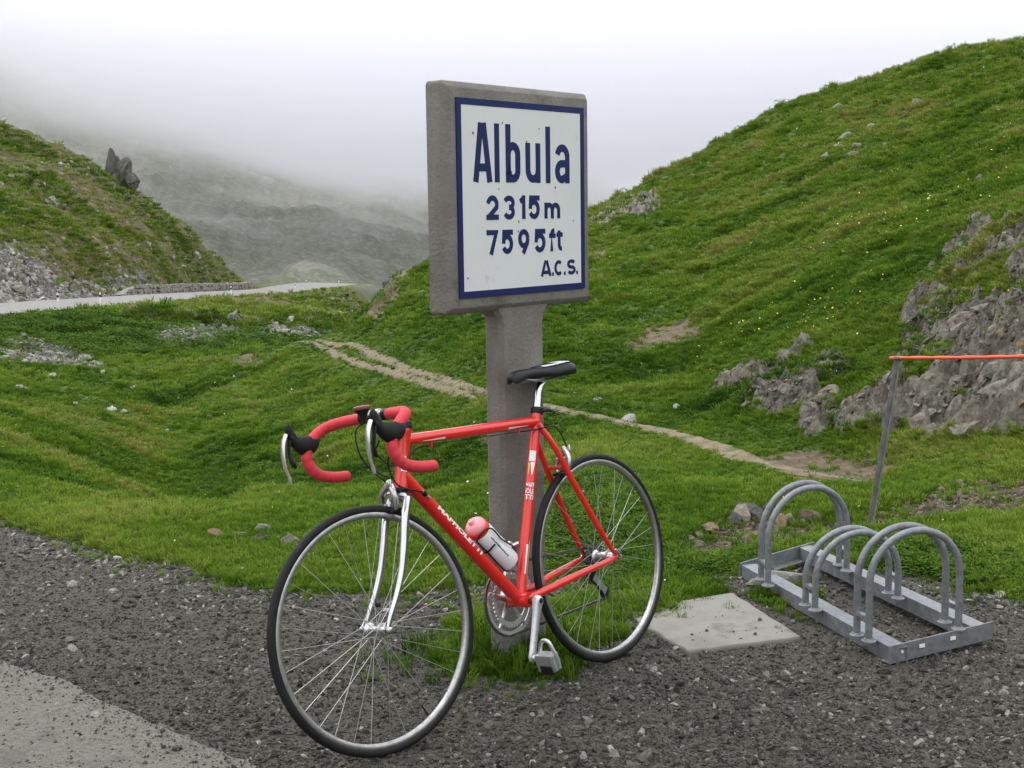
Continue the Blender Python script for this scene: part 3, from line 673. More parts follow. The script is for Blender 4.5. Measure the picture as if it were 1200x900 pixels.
# ------------------------------------------------------------------ rocks
def rock_data(seed, sub=2, flat=1., cuts=14, rough=.2):
    r = random.Random(seed); bm = bmesh.new(); bmesh.ops.create_icosphere(bm, subdivisions=sub, radius=1)
    sx, sy, sz = r.uniform(.8, 1.25), r.uniform(.7, 1.), r.uniform(.5, .8) * flat
    planes = []
    for _ in range(cuts):
        v = Vector((r.gauss(0, 1), r.gauss(0, 1), r.gauss(0, 1))).normalized(); planes.append((v, r.uniform(.5, .82)))
    off = Vector((r.random() * 50, r.random() * 50, r.random() * 50))
    co = np.array([v.co[:] for v in bm.verts]); nzv = fbm(co[:, 0] * 1.8 + off.x, co[:, 1] * 1.8 + off.y, co[:, 2] * 1.8 + off.z, octs=3, seed=seed)
    for v, q in zip(bm.verts, nzv):
        p = v.co * (1 + rough * float(q) * 2)
        for nn, d in planes:
            k = p.dot(nn)
            if k > d: p = p - nn * (k - d) * .92
        v.co = Vector((p.x * sx, p.y * sy, p.z * sz))
    me = bpy.data.meshes.new('rock'); bm.to_mesh(me); bm.free()
    for p in me.polygons: p.use_smooth = True
    try: me.set_sharp_from_angle(angle=math.radians(20))
    except Exception: pass
    return me
def rockmat(name, a, b_, och=None, sc=3.):
    return mat(name, a, .92, vscale=sc, col2=b_, bump=3., bscale=4, detail=10, dirt=(och or (.05, .052, .03), sc * .7, .60), spec=.2)
m_rock_g = rockmat('grey_limestone', (.11, .10, .077), (.34, .318, .265))
m_rock_d = rockmat('dark_rock', (.055, .053, .047), (.16, .155, .14))
m_rock_o = rockmat('ochre_rock', (.17, .12, .07), (.36, .28, .18))
m_rock_w = rockmat('pale_stone', (.26, .25, .225), (.46, .445, .41), (.16, .16, .12))
ROCKS = {k: [rock_data(s + 100 * i, 2 if k != 'big' else 3) for s in range(5)] for i, k in enumerate(('small', 'big'))}
def with_mat(me, m):
    c = me.copy(); c.materials.clear(); c.materials.append(m); return c
RM = {(k, mm.name): [with_mat(x, mm) for x in v] for k, v in ROCKS.items() for mm in (m_rock_g, m_rock_d, m_rock_o, m_rock_w)}
def put_rock(name, loc, size, m, parent=None, kind='small', rot=None, sink=.3, seed=None):
    r = random.Random(seed if seed is not None else hash((round(loc[0], 3), round(loc[1], 3))) & 0xffff)
    o = bpy.data.objects.new(name, r.choice(RM[(kind, m.name)])); COL.objects.link(o)
    o.location = (loc[0], loc[1], loc[2] + size * (.5 - sink)); o.scale = (size,) * 3 if not hasattr(size, '__len__') else size
    o.rotation_euler = rot if rot is not None else (r.uniform(-.3, .3), r.uniform(-.3, .3), r.uniform(0, 6.28))
    if parent is not None: o.parent = parent
    return o
# rock pieces of the crags: parts of the hillside, lying along the bedding (rising to the right)
rr = random.Random(31)
sel = np.argwhere((rock > .55) & (RG > 8.5) & (RG < 30) & front & (PX > 640) & (PX < 1215))
px_w = RG[sel[:, 0], sel[:, 1]] ** -.6; px_w /= px_w.sum()
for k, q in enumerate(rng.choice(len(sel), 130, p=px_w)):
    i, j = sel[q]; r = RG[i, j]; s = rr.choice([.035, .045, .055, .07, .09, .11]) * (.7 + r / 24)
    o = put_rock('rock', (XF[i, j], YF[i, j], ZF[i, j]), s, rr.choice([m_rock_g, m_rock_g, m_rock_g, m_rock_d]) if rr.random() > .06 else m_rock_o, STRUCT['hillside'], 'big' if s > .2 else 'small',
                 rot=(rr.uniform(-.3, .3), rr.uniform(-1.1, -.2), rr.uniform(-.8, .8)), sink=.95, seed=k)
    o.scale = (s * rr.uniform(1.1, 1.7), s, s * rr.uniform(.7, 1.))
sel = np.argwhere((rock > .55) & (RG >= 30) & (RG < 80) & front)
for k, q in enumerate(rng.choice(len(sel), 18)):
    i, j = sel[q]; s = rr.uniform(.15, .35)
    o = put_rock('rock', (XF[i, j], YF[i, j], ZF[i, j]), s, rr.choice([m_rock_g, m_rock_d]), STRUCT['hillside'], 'small', sink=.7, seed=k + 900)
# single stones: things
def stone(px, py, size, m, label, group=None, sink=.3, kind='small', seed=0, cat='stone', r0=2., name='stone'):
    p = pick(px, py, r0); o = put_rock(name, p, size, m, None, kind, sink=sink, seed=seed); tag(o, label, cat, group); return o
EDGE = 'stones along the grass edge'
for k, (x, y, s, m, lab) in enumerate([(338, 637, .075, m_rock_g, 'grey flat stone in the grass beside the front tyre'), (309, 620, .06, m_rock_w, 'pale tan stone behind the grass verge, next to grey stones'), (256, 627, .055, m_rock_o, 'tan stone at the grass verge rim'),
        (279, 628, .05, m_rock_g, 'small grey stone between the tan stones on the verge'), (304, 632, .06, m_rock_d, 'dark stone half sunk in the verge grass')]):
    stone(x, y + 2, s * .85, m, lab, EDGE, .35, 'big', k + 3, r0=5)
BANK = 'stones on the bare earth bank'
for k, (x, y, s, m) in enumerate([(833, 622, .10, m_rock_o), (885, 606, .13, m_rock_d), (911, 616, .10, m_rock_o), (925, 612, .08, m_rock_g), (806, 634, .07, m_rock_g), (862, 612, .09, m_rock_d), (902, 602, .10, m_rock_d), (946, 612, .06, m_rock_w), (820, 640, .05, m_rock_g)]):
    lab = {2: 'bright ochre stone on the earth bank behind the rack', 0: 'orange tan stone at the rim of the earth bank', 7: 'small pale stone on the earth bank behind the rack', 1: 'large dark stone behind the far hoops of the rack', 6: 'dark stone lying against the largest dark stone behind the rack', 3: 'grey stone right beside the bright ochre stone', 8: 'small grey stone at the edge of the earth bank above the slab', 4: 'grey stone below the orange tan stone on the bank', 5: 'dark stone between the orange tan stone and the largest dark stone'}[k]
    stone(x, y, s * .68, m, lab, BANK, .4, 'big', k + 40, r0=5)
MEA = 'white stones lying in the meadow'
for k, (x, y, s) in enumerate([(130, 482, .17), (145, 484, .11), (22, 455, .14), (30, 457, .10), (195, 505, .07), (245, 488, .07), (738, 494, .10), (700, 470, .07), (795, 480, .08), (890, 545, .05), (8, 420, .2), (60, 442, .16), (155, 455, .12), (120, 437, .13), (210, 468, .09), (88, 475, .10), (230, 532, .05)]):
    stone(x, y, s, m_rock_w, {0: 'largest white stone lying in the hollow of the meadow', 1: 'smaller white stone touching the largest white stone in the hollow', 6: 'pale grey stone beside the long wheel rut of the dirt track', 7: 'small pale stone in the grass above the long wheel rut', 8: 'small pale stone on the turf below the brown earth scar', 9: 'tiny pale stone near the end of the dirt track', 2: 'pale stone on the turf below the left stone patch', 3: 'pale stone touching another below the left stone patch', 10: 'pale stone at the left end of the stone patch'}.get(k, 'small pale stone lying alone in the green hollow'), MEA, .35, 'small', k + 80)
HIL = 'grey stones showing on the upper hillside'
for k, (x, y, s) in enumerate([(984, 127, .36), (1075, 122, .3), (995, 162, .36), (1020, 150, .24), (945, 172, .24), (1004, 172, .26), (968, 182, .22), (1150, 210, .14), (1148, 255, .14), (1000, 180, .2), (985, 172, .2), (1040, 170, .2)]):
    stone(x, y, s, m_rock_g, {0: 'grey stone standing alone just below the hillside skyline', 1: 'flat grey stone by itself high on the hillside', 7: 'small grey stone in the grass above the crag', 8: 'small grey stone just above the upper edge of the crag'}.get(k, 'grey stone in the cluster showing through the upper hillside grass'), HIL, .6, 'big', k + 120)
LEFT = 'boulders on the left slope'
for k, (x, y, s) in enumerate([(160, 288, .5), (125, 312, .55), (155, 327, .7), (230, 297, .5), (268, 302, .6), (20, 340, .8), (8, 318, .5), (12, 207, .55), (32, 258, .4), (215, 312, .45), (285, 315, .6), (72, 205, .5), (60, 232, .4), (100, 262, .45), (275, 310, .6), (240, 312, .4), (8, 350, .6), (16, 148, 1.1), (5, 140, 1.0)]):
    stone(x, y, s, m_rock_g if k % 3 else m_rock_w, {17: 'dark rock at the crest of the left slope', 18: 'dark rock on the skyline of the left slope', 5: 'large boulder in the rubble at the roadside', 16: 'boulder at the foot of the rubble beside the road', 2: 'boulder right above the low stone wall', 1: 'boulder at the upper edge of the grey rubble', 0: 'white boulder in the middle of the grassy left slope'}.get(k, 'small weathered boulder lying on the brownish slope above the far road'), LEFT, .5, 'small', k + 160, cat='boulder', r0=92, name='boulder')
# rock pinnacle on the skyline of the left slope
pb = pick(140, 216, 92)
t = thing('rock_pinnacle', tuple(pb)); tag(t, 'dark jagged rock pinnacle on the skyline of the left slope', 'rock')
for k, (dx, dz, sx, sz, ry) in enumerate([(.5, 1.5, 1.6, 4.2, .35), (-1.0, 2.0, .9, 5.0, .05), (1.6, .3, 1.5, 3.0, .6), (-.6, .6, 1.8, 2.4, .3)]):
    o = bpy.data.objects.new('rock', with_mat(rock_data(700 + k, 3, 1., 20, .45), m_rock_d)); COL.objects.link(o); o.parent = t; o.location = (dx, 0, dz); o.scale = (sx, 1.3, sz); o.rotation_euler = (.1, ry, k * 1.3)
# pale stone inside the rack
p = ground_px(911, 684); o = put_rock('stone', (p[0], p[1], gz(p[0], p[1])), .085, m_rock_w, None, 'big', sink=.28, seed=5, rot=(0, .1, .4)); o.scale = (.115, .085, .085)
tag(o, 'smooth pale rounded stone inside the far corner of the bicycle rack', 'stone')

# ------------------------------------------------------------------ concrete slab
sc_ = [ground_px(*q)[:2] for q in ((727, 719), (858, 698), (940, 750), (806, 767))]
cx, cy = np.mean(sc_, axis=0)
mb = MB(); poly = []
for k in range(4):
    a, b_ = np.array(sc_[k]), np.array(sc_[(k + 1) % 4])
    for t_ in np.linspace(0, 1, 14)[:-1]:
        q = a * (1 - t_) + b_ * t_; w = .006 * float(vnoise(np.array([q[0] * 19]), np.array([q[1] * 19]))[0]); poly.append((q[0] - cx + w, q[1] - cy + w))
mb.prism(poly, -.06, .014, lambda a, b_, h: (a, b_, h))
t = mb.build('concrete_slab', m_slab, None, smooth=False, bevel=.008); t.location = (cx, cy, 0)
tag(t, 'square pale concrete slab set in the gravel beside the rear wheel', 'slab')

# ------------------------------------------------------------------ pass sign
SO = CAM + (np.array([-.1498, 4.0044, 1.7715]) - CAM) * 1.005; SW, SH, SA = .6238 * 1.005, .58 * 1.005, .8896
sw_ = np.array([math.cos(SA), math.sin(SA), 0]); sn_ = np.array([math.sin(SA), -math.cos(SA), 0])
sc0 = SO + sw_ * SW / 2 - np.array([0, 0, SH / 2])                       # plate centre
base_z = -.25
SM = Matrix(((sw_[0], -sn_[0], 0, sc0[0] - sn_[0] * .045), (sw_[1], -sn_[1], 0, sc0[1] - sn_[1] * .045), (0, 0, 1, 0), (0, 0, 0, 1)))
sign = thing('pass_sign', mw=SM); tag(sign, 'concrete mountain pass sign with white enamel plate reading Albula 2315 m', 'sign')
zc = sc0[2]; BW, BH, TH = SW / 2 + .045, SH / 2 + .048, .075                # local x along face, y into the sign, z up; front at y=-.045
def board_ring(y, inset, rad=.015):
    pts = []
    for cx_, cz_, a0 in ((1, 1, 0), (-1, 1, 90), (-1, -1, 180), (1, -1, 270)):
        for k in range(6):
            a = math.radians(a0 + 18 * k); pts.append((cx_ * (BW - inset - rad) + rad * math.cos(a), y, zc + cz_ * (BH - inset - rad) + rad * math.sin(a)))
    return pts
MB().loft([board_ring(-.042, .021, .007), board_ring(-.0405, .018, .008), board_ring(-.024, .0015, .013), board_ring(-.021, 0, .014), board_ring(.030, 0, .014), board_ring(.036, .006, .014)]).build('board', m_concrete, sign, angle=50)
pw, py0, py1 = .110, -.030, .042; pxo = .006
prof = [(-pw + .014, py0), (pw - .014, py0), (pw, py0 + .014), (pw, py1 - .012), (pw - .012, py1), (-pw + .012, py1), (-pw, py1 - .012), (-pw, py0 + .014)]
rings = []
for z_, g in ((base_z, 0), (zc - BH - .05, 0), (zc - BH - .02, .006), (zc - BH - .006, .02), (zc - BH + .02, .035)):
    rings.append([(x + pxo + math.copysign(g, x), y, z_) for x, y in prof])
MB().loft(rings).build('post', m_concrete, sign, angle=30)
def plate_pt(a, b_, h): return (-SW / 2 + a * SW, -.042 - h, zc + SH / 2 - b_ * SH)
mb = MB(); bt = .033
mb.prism([(bt, bt), (1 - bt, bt), (1 - bt, 1 - bt), (bt, 1 - bt)], 0, .004, plate_pt); mb.build('plate', m_enamel, sign, smooth=False)
mb = MB()
for q in ([(0, 0), (1, 0), (1 - bt, bt), (bt, bt)], [(1, 0), (1, 1), (1 - bt, 1 - bt), (1 - bt, bt)], [(1, 1), (0, 1), (bt, 1 - bt), (1 - bt, 1 - bt)], [(0, 1), (0, 0), (bt, bt), (bt, 1 - bt)]):
    mb.prism(q, 0, .0048, plate_pt)
mb.build('border', m_blue, sign, smooth=False)
# letters as strokes; boxes in plate coordinates (left, top, right, bottom)
def arc(cx, cy, rx, ry, a0, a1, n=14): return [(cx + rx * math.cos(math.radians(a0 + (a1 - a0) * k / n)), cy + ry * math.sin(math.radians(a0 + (a1 - a0) * k / n))) for k in range(n + 1)]
def glyph(ch, w, h, t):
    """strokes in a box w wide, h tall (y up), stroke thickness t; centre lines"""
    l, r, b, u = t / 2, w - t / 2, t / 2, h - t / 2; cx = w / 2; R = (r - l) / 2
    if ch == 'A': return [[(l, 0), (cx - t * .25, h)], [(r, 0), (cx + t * .25, h)], [(l + w * .16, h * .25), (r - w * .16, h * .25)], [(cx - t * .6, u), (cx + t * .6, u)]]
    if ch == 'l': return [[(cx, 0), (cx, h)]]
    if ch == 'b': x = h * .70; return [[(l, 0), (l, h)], [(l, b + R * .9)] + arc(cx, b + R * 1.1, R, R * 1.1, 180, 360) + arc(cx, x - t / 2 - R * 1.1, R, R * 1.1, 0, 180)]
    if ch == 'u': return [[(l, h)] + arc(cx, b + R * 1.1, R, R * 1.1, 180, 360) , [(r, h), (r, 0)]]
    if ch == 'a':
        m_ = h * .60; return [[(r, 0), (r, u - R * 1.05)] + arc(cx, u - R * 1.05, R, R * 1.05, 0, 165), [(r, m_ - t / 2)] + [(cx, m_ - t / 2)] + arc(cx - R * .1, (m_ - t / 2 + b) / 2, R * .9, (m_ - t / 2 - b) / 2, 90, 270) + [(cx, b)] + [(r, b + h * .10)]]
    if ch == '2': return [arc(cx, u - R, R, R, 168, -20, 16) + [(l + t * .25, b + t * .1)], [(0, b), (w, b)]]
    if ch == '3':
        q = (u - b) / 2; R2 = q / 2
        return [arc(cx, u - R2 * 1., R, R2, 160, -90, 16) , arc(cx, b + R2 * 1.05, R, R2 * 1.05, 90, -160, 16)]
    if ch == '1': return [[(r - t * .1, 0), (r - t * .1, h)], [(r - t * .1, u), (l - t * .2, h * .74)]]
    if ch == '5': Rv = h * .305; return [[(w, u), (l - t * .1, u)], [(l + t * .35, h), (l + t * .15, b + Rv * 1.05)], arc(cx, b + Rv, R, Rv, 158, -152, 20)]
    if ch == '7': return [[(0, u), (r, u), (l + w * .22, 0)]]
    if ch == '9': Rv = h * .29; return [arc(cx, u - Rv, R, Rv, 0, 360, 22), [(r, u - Rv), (r - w * .05, h * .42), (l + w * .3, 0)]]
    if ch == 'm':
        q = (r - l) / 4; return [[(l, 0), (l, h)], [(l, u - q)] + arc(l + q, u - q, q, q, 180, 0, 10) + [(l + 2*q, 0)], [(l + 2*q, u - q)] + arc(l + 3*q, u - q, q, q, 180, 0, 10) + [(r, 0)]]
    if ch == 'f': return [[(w * .38, 0), (w * .38, u - w * .35)] + arc(w * .38 + w * .4, u - w * .38, w * .4, w * .38, 180, 85, 8), [(0, h * .68), (w, h * .68)]]
    if ch == 't': return [[(w * .42, h), (w * .42, b + w * .35)] + arc(w * .42 + w * .4, b + w * .35, w * .4, w * .35, 180, 275, 8), [(0, h * .80), (w, h * .80)]]
    if ch == 'C': return [arc(cx, h / 2, R, (u - b) / 2, 48, 312, 20)]
    if ch == 'S': q = (u - b) / 4; return [arc(cx, u - q, R, q, 25, 270, 14) + arc(cx, b + q, R, q, 90, -155, 14)]
    if ch == '.': return [[(0, t / 2), (w, t / 2)]]
    return []
def stroke_mesh(mb, line, t, fn, h0, h1):
    P = [Vector((*p, 0)).to_2d() for p in line]; Q = [P[0]]
    for p in P[1:]:
        if (p - Q[-1]).length > t * .02: Q.append(p)
    n = len(Q); L_, R_ = [], []
    for i in range(n):
        d0 = (Q[i] - Q[i-1]).normalized() if i else (Q[1] - Q[0]).normalized(); d1 = (Q[i+1] - Q[i]).normalized() if i < n - 1 else d0
        n0 = Vector((-d0.y, d0.x)); n1 = Vector((-d1.y, d1.x)); nn = (n0 + n1).normalized(); k = min(1.6, 1 / max(.4, nn.dot(n0)))
        L_.append(Q[i] + nn * t / 2 * k); R_.append(Q[i] - nn * t / 2 * k)
    vs = [fn(p.x, p.y, h1) for p in L_] + [fn(p.x, p.y, h1) for p in R_] + [fn(p.x, p.y, h0) for p in L_] + [fn(p.x, p.y, h0) for p in R_]
    fs = []
    for i in range(n - 1):
        fs += [(i, i+1, n+i+1, n+i), (2*n+i, 3*n+i, 3*n+i+1, 2*n+i+1), (i, 2*n+i, 2*n+i+1, i+1), (n+i, n+i+1, 3*n+i+1, 3*n+i)]
    fs += [(0, n, 3*n, 2*n), (n-1, 3*n-1, 4*n-1, 2*n-1)]
    mb.add(vs, fs)
LINES = [
 ('Albula', [('A', .112, .117, .252, .416, .040), ('l', .272, .116, .308, .416, .040), ('b', .356, .116, .468, .416, .041), ('u', .510, .206, .629, .416, .041), ('l', .674, .115, .709, .416, .040), ('a', .750, .205, .873, .416, .041)]),
 ('2315 m', [('2', .204, .482, .296, .608, .0275), ('3', .332, .483, .421, .608, .0275), ('1', .455, .482, .506, .606, .0275), ('5', .527, .482, .619, .608, .0275), ('m', .658, .520, .788, .606, .026)]),
 ('7595 ft', [('7', .203, .659, .288, .786, .0275), ('5', .314, .660, .403, .787, .0275), ('9', .444, .659, .532, .787, .0275), ('5', .571, .660, .663, .787, .0275), ('f', .695, .659, .748, .784, .025), ('t', .757, .672, .808, .784, .025)]),
 ('A.C.S.', [('A', .622, .832, .711, .917, .0185), ('.', .716, .9, .731, .917, .0185), ('C', .736, .834, .808, .918, .0185), ('.', .816, .9, .831, .917, .0185), ('S', .845, .833, .917, .918, .0185), ('.', .922, .9, .937, .917, .0185)]),
]
for text, gl in LINES:
    mb = MB(); q = 0
    for ch, a0, b0, a1, b1, t_ in gl:
        asp = SW / SH; w, h = (a1 - a0) * asp, b1 - b0; q += 1
        for k, line in enumerate(glyph(ch, w, h, t_)):
            stroke_mesh(mb, line, t_, lambda x, y, hh, a0=a0, b1=b1: plate_pt(a0 + x / asp, b1 - y, hh), .003, .0046 + .00015 * (k + q % 2 * 3))
    o = mb.build('lettering', m_blue, sign, smooth=False); o['label'] = 'dark blue painted lettering ' + text
# enamel chips with rust, nails
rr = random.Random(5)
for a, b_, s in ((.115, .17, .007), (.335, .11, .004), (.52, .2, .004), (.53, .3, .005), (.4, .36, .004), (.45, .62, .006), (.445, .67, .005), (.75, .44, .006), (.9, .62, .004), (.06, .9, .005), (.3, .45, .004), (.62, .13, .004)):
    n = 7; mb = MB(); mb.prism([(a + s * math.cos(k * 6.283 / n) * rr.uniform(.4, .8), b_ + s * math.sin(k * 6.283 / n) * rr.uniform(.7, 1.4)) for k in range(n)], .002, .0056, plate_pt)
    mb.build('enamel_chip', m_chip, sign, smooth=False)

# ------------------------------------------------------------------ bicycle rack
RA, RB, RC_, RDp = [ground_px(*q, z)[:3] for q, z in (((869, 677), 0), ((1044, 778), 0), ((1157, 750), .02), ((950, 653), .02))]
rack = thing('bicycle_rack', tuple((RA + RC_) / 2)); tag(rack, 'galvanised steel bicycle rack with three pairs of tubular hoops on gravel', 'bicycle rack')
rc0 = (RA + RC_) / 2
def rel(p): return tuple(np.asarray(p) - rc0)
def rail(P0, P1, side):
    """inverted channel: flat top with two flanges"""
    d = (P1 - P0); Ln = np.linalg.norm(d); d = d / Ln; s = np.array([d[1], -d[0], 0]) * side; mb = MB(); wdt, hgt, th = .062, .052, .005
    prof = [(0, 0), (0, hgt), (wdt, hgt), (wdt, 0), (wdt - th, 0), (wdt - th, hgt - th), (th, hgt - th), (th, 0)]
    mb.loft([[rel(P + s * a + np.array([0, 0, b_])) for a, b_ in prof] for P in (P0, P1)], cap=True)
    return mb.build('rail', m_zinc, rack, smooth=False, bevel=.0015)
up3 = np.array([0, 0, 1.])
rail(RA, RB, -1); rail(RDp, RC_, 1)
def endbar(P0, P1, side, h0=.0):
    d = (P1 - P0); d = d / np.linalg.norm(d); s = np.array([d[1], -d[0], 0]) * side; mb = MB(); th = .006
    prof = [(0, h0), (0, h0 + .060), (th, h0 + .060), (th, h0 + .006), (.04, h0 + .006), (.04, h0)]
    mb.loft([[rel(P + s * a + np.array([0, 0, b_])) for a, b_ in prof] for P in (P0 - d * .008, P1 + d * .02)]); return mb.build('end_bar', m_zinc, rack, smooth=False, bevel=.0015)
dAB = (RB - RA) / np.linalg.norm(RB - RA)
endbar(RB + dAB * .004, RC_ + dAB * .004, -1); endbar(RA - dAB * .008, RDp - dAB * .008, 1)
mz = .052
for (l1, l2, r1, r2, hgt) in ((( 892, 679), (900, 686), (983, 662), (992, 669), .345), ((944, 709), (955, 715), (1041, 695), (1052, 701), .255), ((1004, 744), (1018, 751), (1107, 729), (1123, 737), .345)):
    for a, b_ in ((l1, r1), (l2, r2)):
        p0 = ground_px(*a, mz); p1 = ground_px(*b_, mz + .02); d = p1 - p0; w = np.linalg.norm(d[:2]) / 2; c = (p0 + p1) / 2; dd = d / np.linalg.norm(d)
        pts = [p0 + up3 * q for q in np.linspace(-.004, hgt - w, 6)]
        pts += [c + up3 * (hgt - w) - dd * w * math.cos(x) + up3 * w * math.sin(x) for x in np.linspace(0, math.pi, 22)[1:-1]]
        pts += [p1 + up3 * q for q in np.linspace(hgt - w, -.004, 6)]
        MB().tube([rel(p) for p in pts], .0120, 14).build('hoop', m_zinc, rack)
        for p in (p0, p1): MB().lathe(rel(p - up3 * .002), (0, 0, 1), [(0, .024), (.004, .024), (.006, .018), (.012, .0145)], 16).build('weld_flange', m_zinc, rack)
    for a, b_ in ((l1, l2), (r1, r2)):
        p0 = ground_px(*a, mz) + up3 * .075; p1 = ground_px(*b_, mz) + up3 * .075
        MB().box(rel((p0 + p1) / 2), (.02, np.linalg.norm(p1 - p0), .012), Matrix.Rotation(math.atan2((p1 - p0)[1], (p1 - p0)[0]) - math.pi / 2, 3, 'Z')).build('spacer', m_zinc, rack, smooth=False)
for t_ in (.10, .3, .62):
    p = RB + dAB * .0045 + (RC_ - RB) * t_ + up3 * (.034 if t_ < .2 else .038); d = RC_ - RB
    MB().box(rel(p + np.array([-d[1] * 0, 0, 0]) + dAB * .0025), (.022 if t_ > .2 else .008, .002, .012 if t_ > .2 else .008), Matrix.Rotation(math.atan2(d[1], d[0]), 3, 'Z')).build('sticker', m_white, rack, smooth=False)

# ------------------------------------------------------------------ leaning stake and orange cord
sb = ground_px(1019, 616); sb[2] = gz(sb[0], sb[1])
stv = np.array([.125, .03, .80])
def stake(base, top, label):
    t = thing('fence_stake', tuple(base)); tag(t, label, 'stake'); v = np.asarray(top) - base; d = v / np.linalg.norm(v)
    e1 = np.cross(d, [0, 1., 0]); e1 /= np.linalg.norm(e1); e2 = np.cross(d, e1); mb = MB(); w, th = .024, .004
    prof = [(-w/2, -w/2), (w/2, -w/2), (w/2, -w/2 + th), (-w/2 + th, -w/2 + th), (-w/2 + th, w/2), (-w/2, w/2)]
    mb.loft([[tuple(d * k + e1 * a + e2 * b_) for a, b_ in prof] for k in (-.25, np.linalg.norm(v))]).build('angle_iron', m_stake, t, smooth=False)
    mb = MB(); mb.box(tuple(v - d * .012), (.029, .029, .012), Matrix.Rotation(.4, 3, 'Z')); mb.build('cord_notch', m_stake, t, smooth=False, bevel=.003)
    return np.asarray(base) + v
top1 = stake(sb, sb + stv, 'rusty angle iron stake leaning behind the bicycle rack')
qd = ray(1200, 410.5); qq = CAM + qd * (5.35 / qd[1]); tq = top1 + (qq - top1) * 2.1
b2 = np.array([tq[0] - .04, tq[1], 0.]); b2[2] = gz(b2[0], b2[1]); top2 = stake(b2, tq, 'rusty angle iron stake holding the far end of the orange cord')
pts = []
for t_ in np.linspace(-.035, 1.0, 40):
    p = top1 + (top2 - top1) * t_ - up3 * (.012 + .012 * math.sin(math.pi * max(0, t_))); pts.append(tuple(p - np.array([0, 0, 0])))
t = MB().tube([tuple(np.array(p) - np.array(pts[0])) for p in pts], [.0075 + .0015 * math.sin(k * 1.7) for k in range(40)], 8).build('cord', m_cord, None); t.location = pts[0]
tag(t, 'orange cord stretched from the leaning stake across the slope', 'cord')
# ------------------------------------------------------------------ bicycle
HD, LEAN, WR, WB, STEER = .8561, .1638, .334, .9928, -.1322
bu = np.array([math.cos(HD), math.sin(HD), 0]); bn0 = np.array([-math.sin(HD), math.cos(HD), 0])
bv = math.cos(LEAN) * up3 + math.sin(LEAN) * bn0; bX = -bu; bY = np.cross(bv, bX)
bo = np.array([.3211, 4.2784, 0.]); bo[2] = .004
BM = Matrix([[bX[i], bY[i], bv[i], bo[i]] for i in range(3)] + [[0, 0, 0, 1]])
bike = thing('bicycle', mw=BM); tag(bike, 'red road racing bicycle with drop handlebar leaning against the sign post', 'bicycle')
A0 = np.array([.835, .371, 0]); KX = np.array([-.29, .957, 0])
def cv(q): return (q[0], -q[2], q[1] + WR)                     # (forward, up, right side) -> local
def steer(q):
    q = np.asarray(q, float) - A0; c, s = math.cos(STEER), math.sin(STEER)
    return q * c + np.cross(KX, q) * s + KX * (q @ KX) * (1 - c) + A0
def cs(q): return cv(steer(q))
def smoothpts(P, n): return [tuple(p) for p in spline(np.array(P, float), n)]
def B(mb, name, m, parent=None, st=False, **kw): return mb.build(name, m, parent if parent is not None else bike, conv=cs if st else cv, **kw)

BBc = (.414, -.048)
# frame
frame = B(MB().lathe((BBc[0], BBc[1], -.036), (0, 0, 1), [(0, .021), (.004, .0225), (.068, .0225), (.072, .021)], 24), 'frame', m_red)
frame['label'] = 'glossy red steel racing frame'
TTf, TTr = (.797, .487, 0), (.226, .470, 0); DTf = (.824, .392, 0); STt = (.214, .512, 0)
B(MB().tube([TTf, TTr], .0163, 20), 'top_tube', m_red, frame)
B(MB().tube([DTf, (BBc[0] + .004, BBc[1], 0)], .0195, 20), 'down_tube', m_red, frame)
B(MB().tube([(BBc[0], BBc[1], 0), STt], .0158, 20), 'seat_tube', m_red, frame)
hb, ht = np.array((.836, .358, 0)), np.array((.789, .518, 0))
hd_ = (ht - hb) / np.linalg.norm(ht - hb); hl = np.linalg.norm(ht - hb)
B(MB().lathe(tuple(hb), tuple(hd_), [(0, .0195), (.006, .0205), (.012, .0185), (hl - .012, .0185), (hl - .006, .0205), (hl, .0195)], 24), 'head_tube', m_red, frame)
for s in (-1, 1):
    B(MB().tube(smoothpts([(.236, .462, .013 * s), (.21, .415, .026 * s), (.14, .262, .043 * s), (.02, .03, .062 * s), (.004, .004, .064 * s)], 16), [.0095] * 12 + [.009, .008, .007, .006], 12), 'seat_stay', m_red, frame)
    B(MB().tube(smoothpts([(.41, -.044, .026 * s), (.33, -.036, .036 * s), (.2, -.02, .050 * s), (.02, -.002, .064 * s), (.0, .0, .064 * s)], 16), [.0125] * 8 + [.0115, .011, .0105, .010, .0095, .009, .0085, .008], 12), 'chain_stay', m_red, frame)
    B(MB().prism([(-.014, -.014), (.016, -.016), (.022, .0), (.012, .02), (-.004, .022), (-.014, .01)], .060 * s, .066 * s, lambda a, b, h: (a, b, h)), 'dropout', m_chrome if s < 0 else m_dsteel, frame, smooth=False)
B(MB().tube([(.163, .315, -.038), (.163, .315, .038)], .006, 10), 'stay_bridge', m_red, frame)
for (a, b_) in ((.70, .462), (.32, .455)):
    B(MB().lathe((a, b_, -.004), (0, -1, 0), [(-.006, .005), (.006, .005), (.009, .003)], 10), 'cable_stop', m_red, frame)
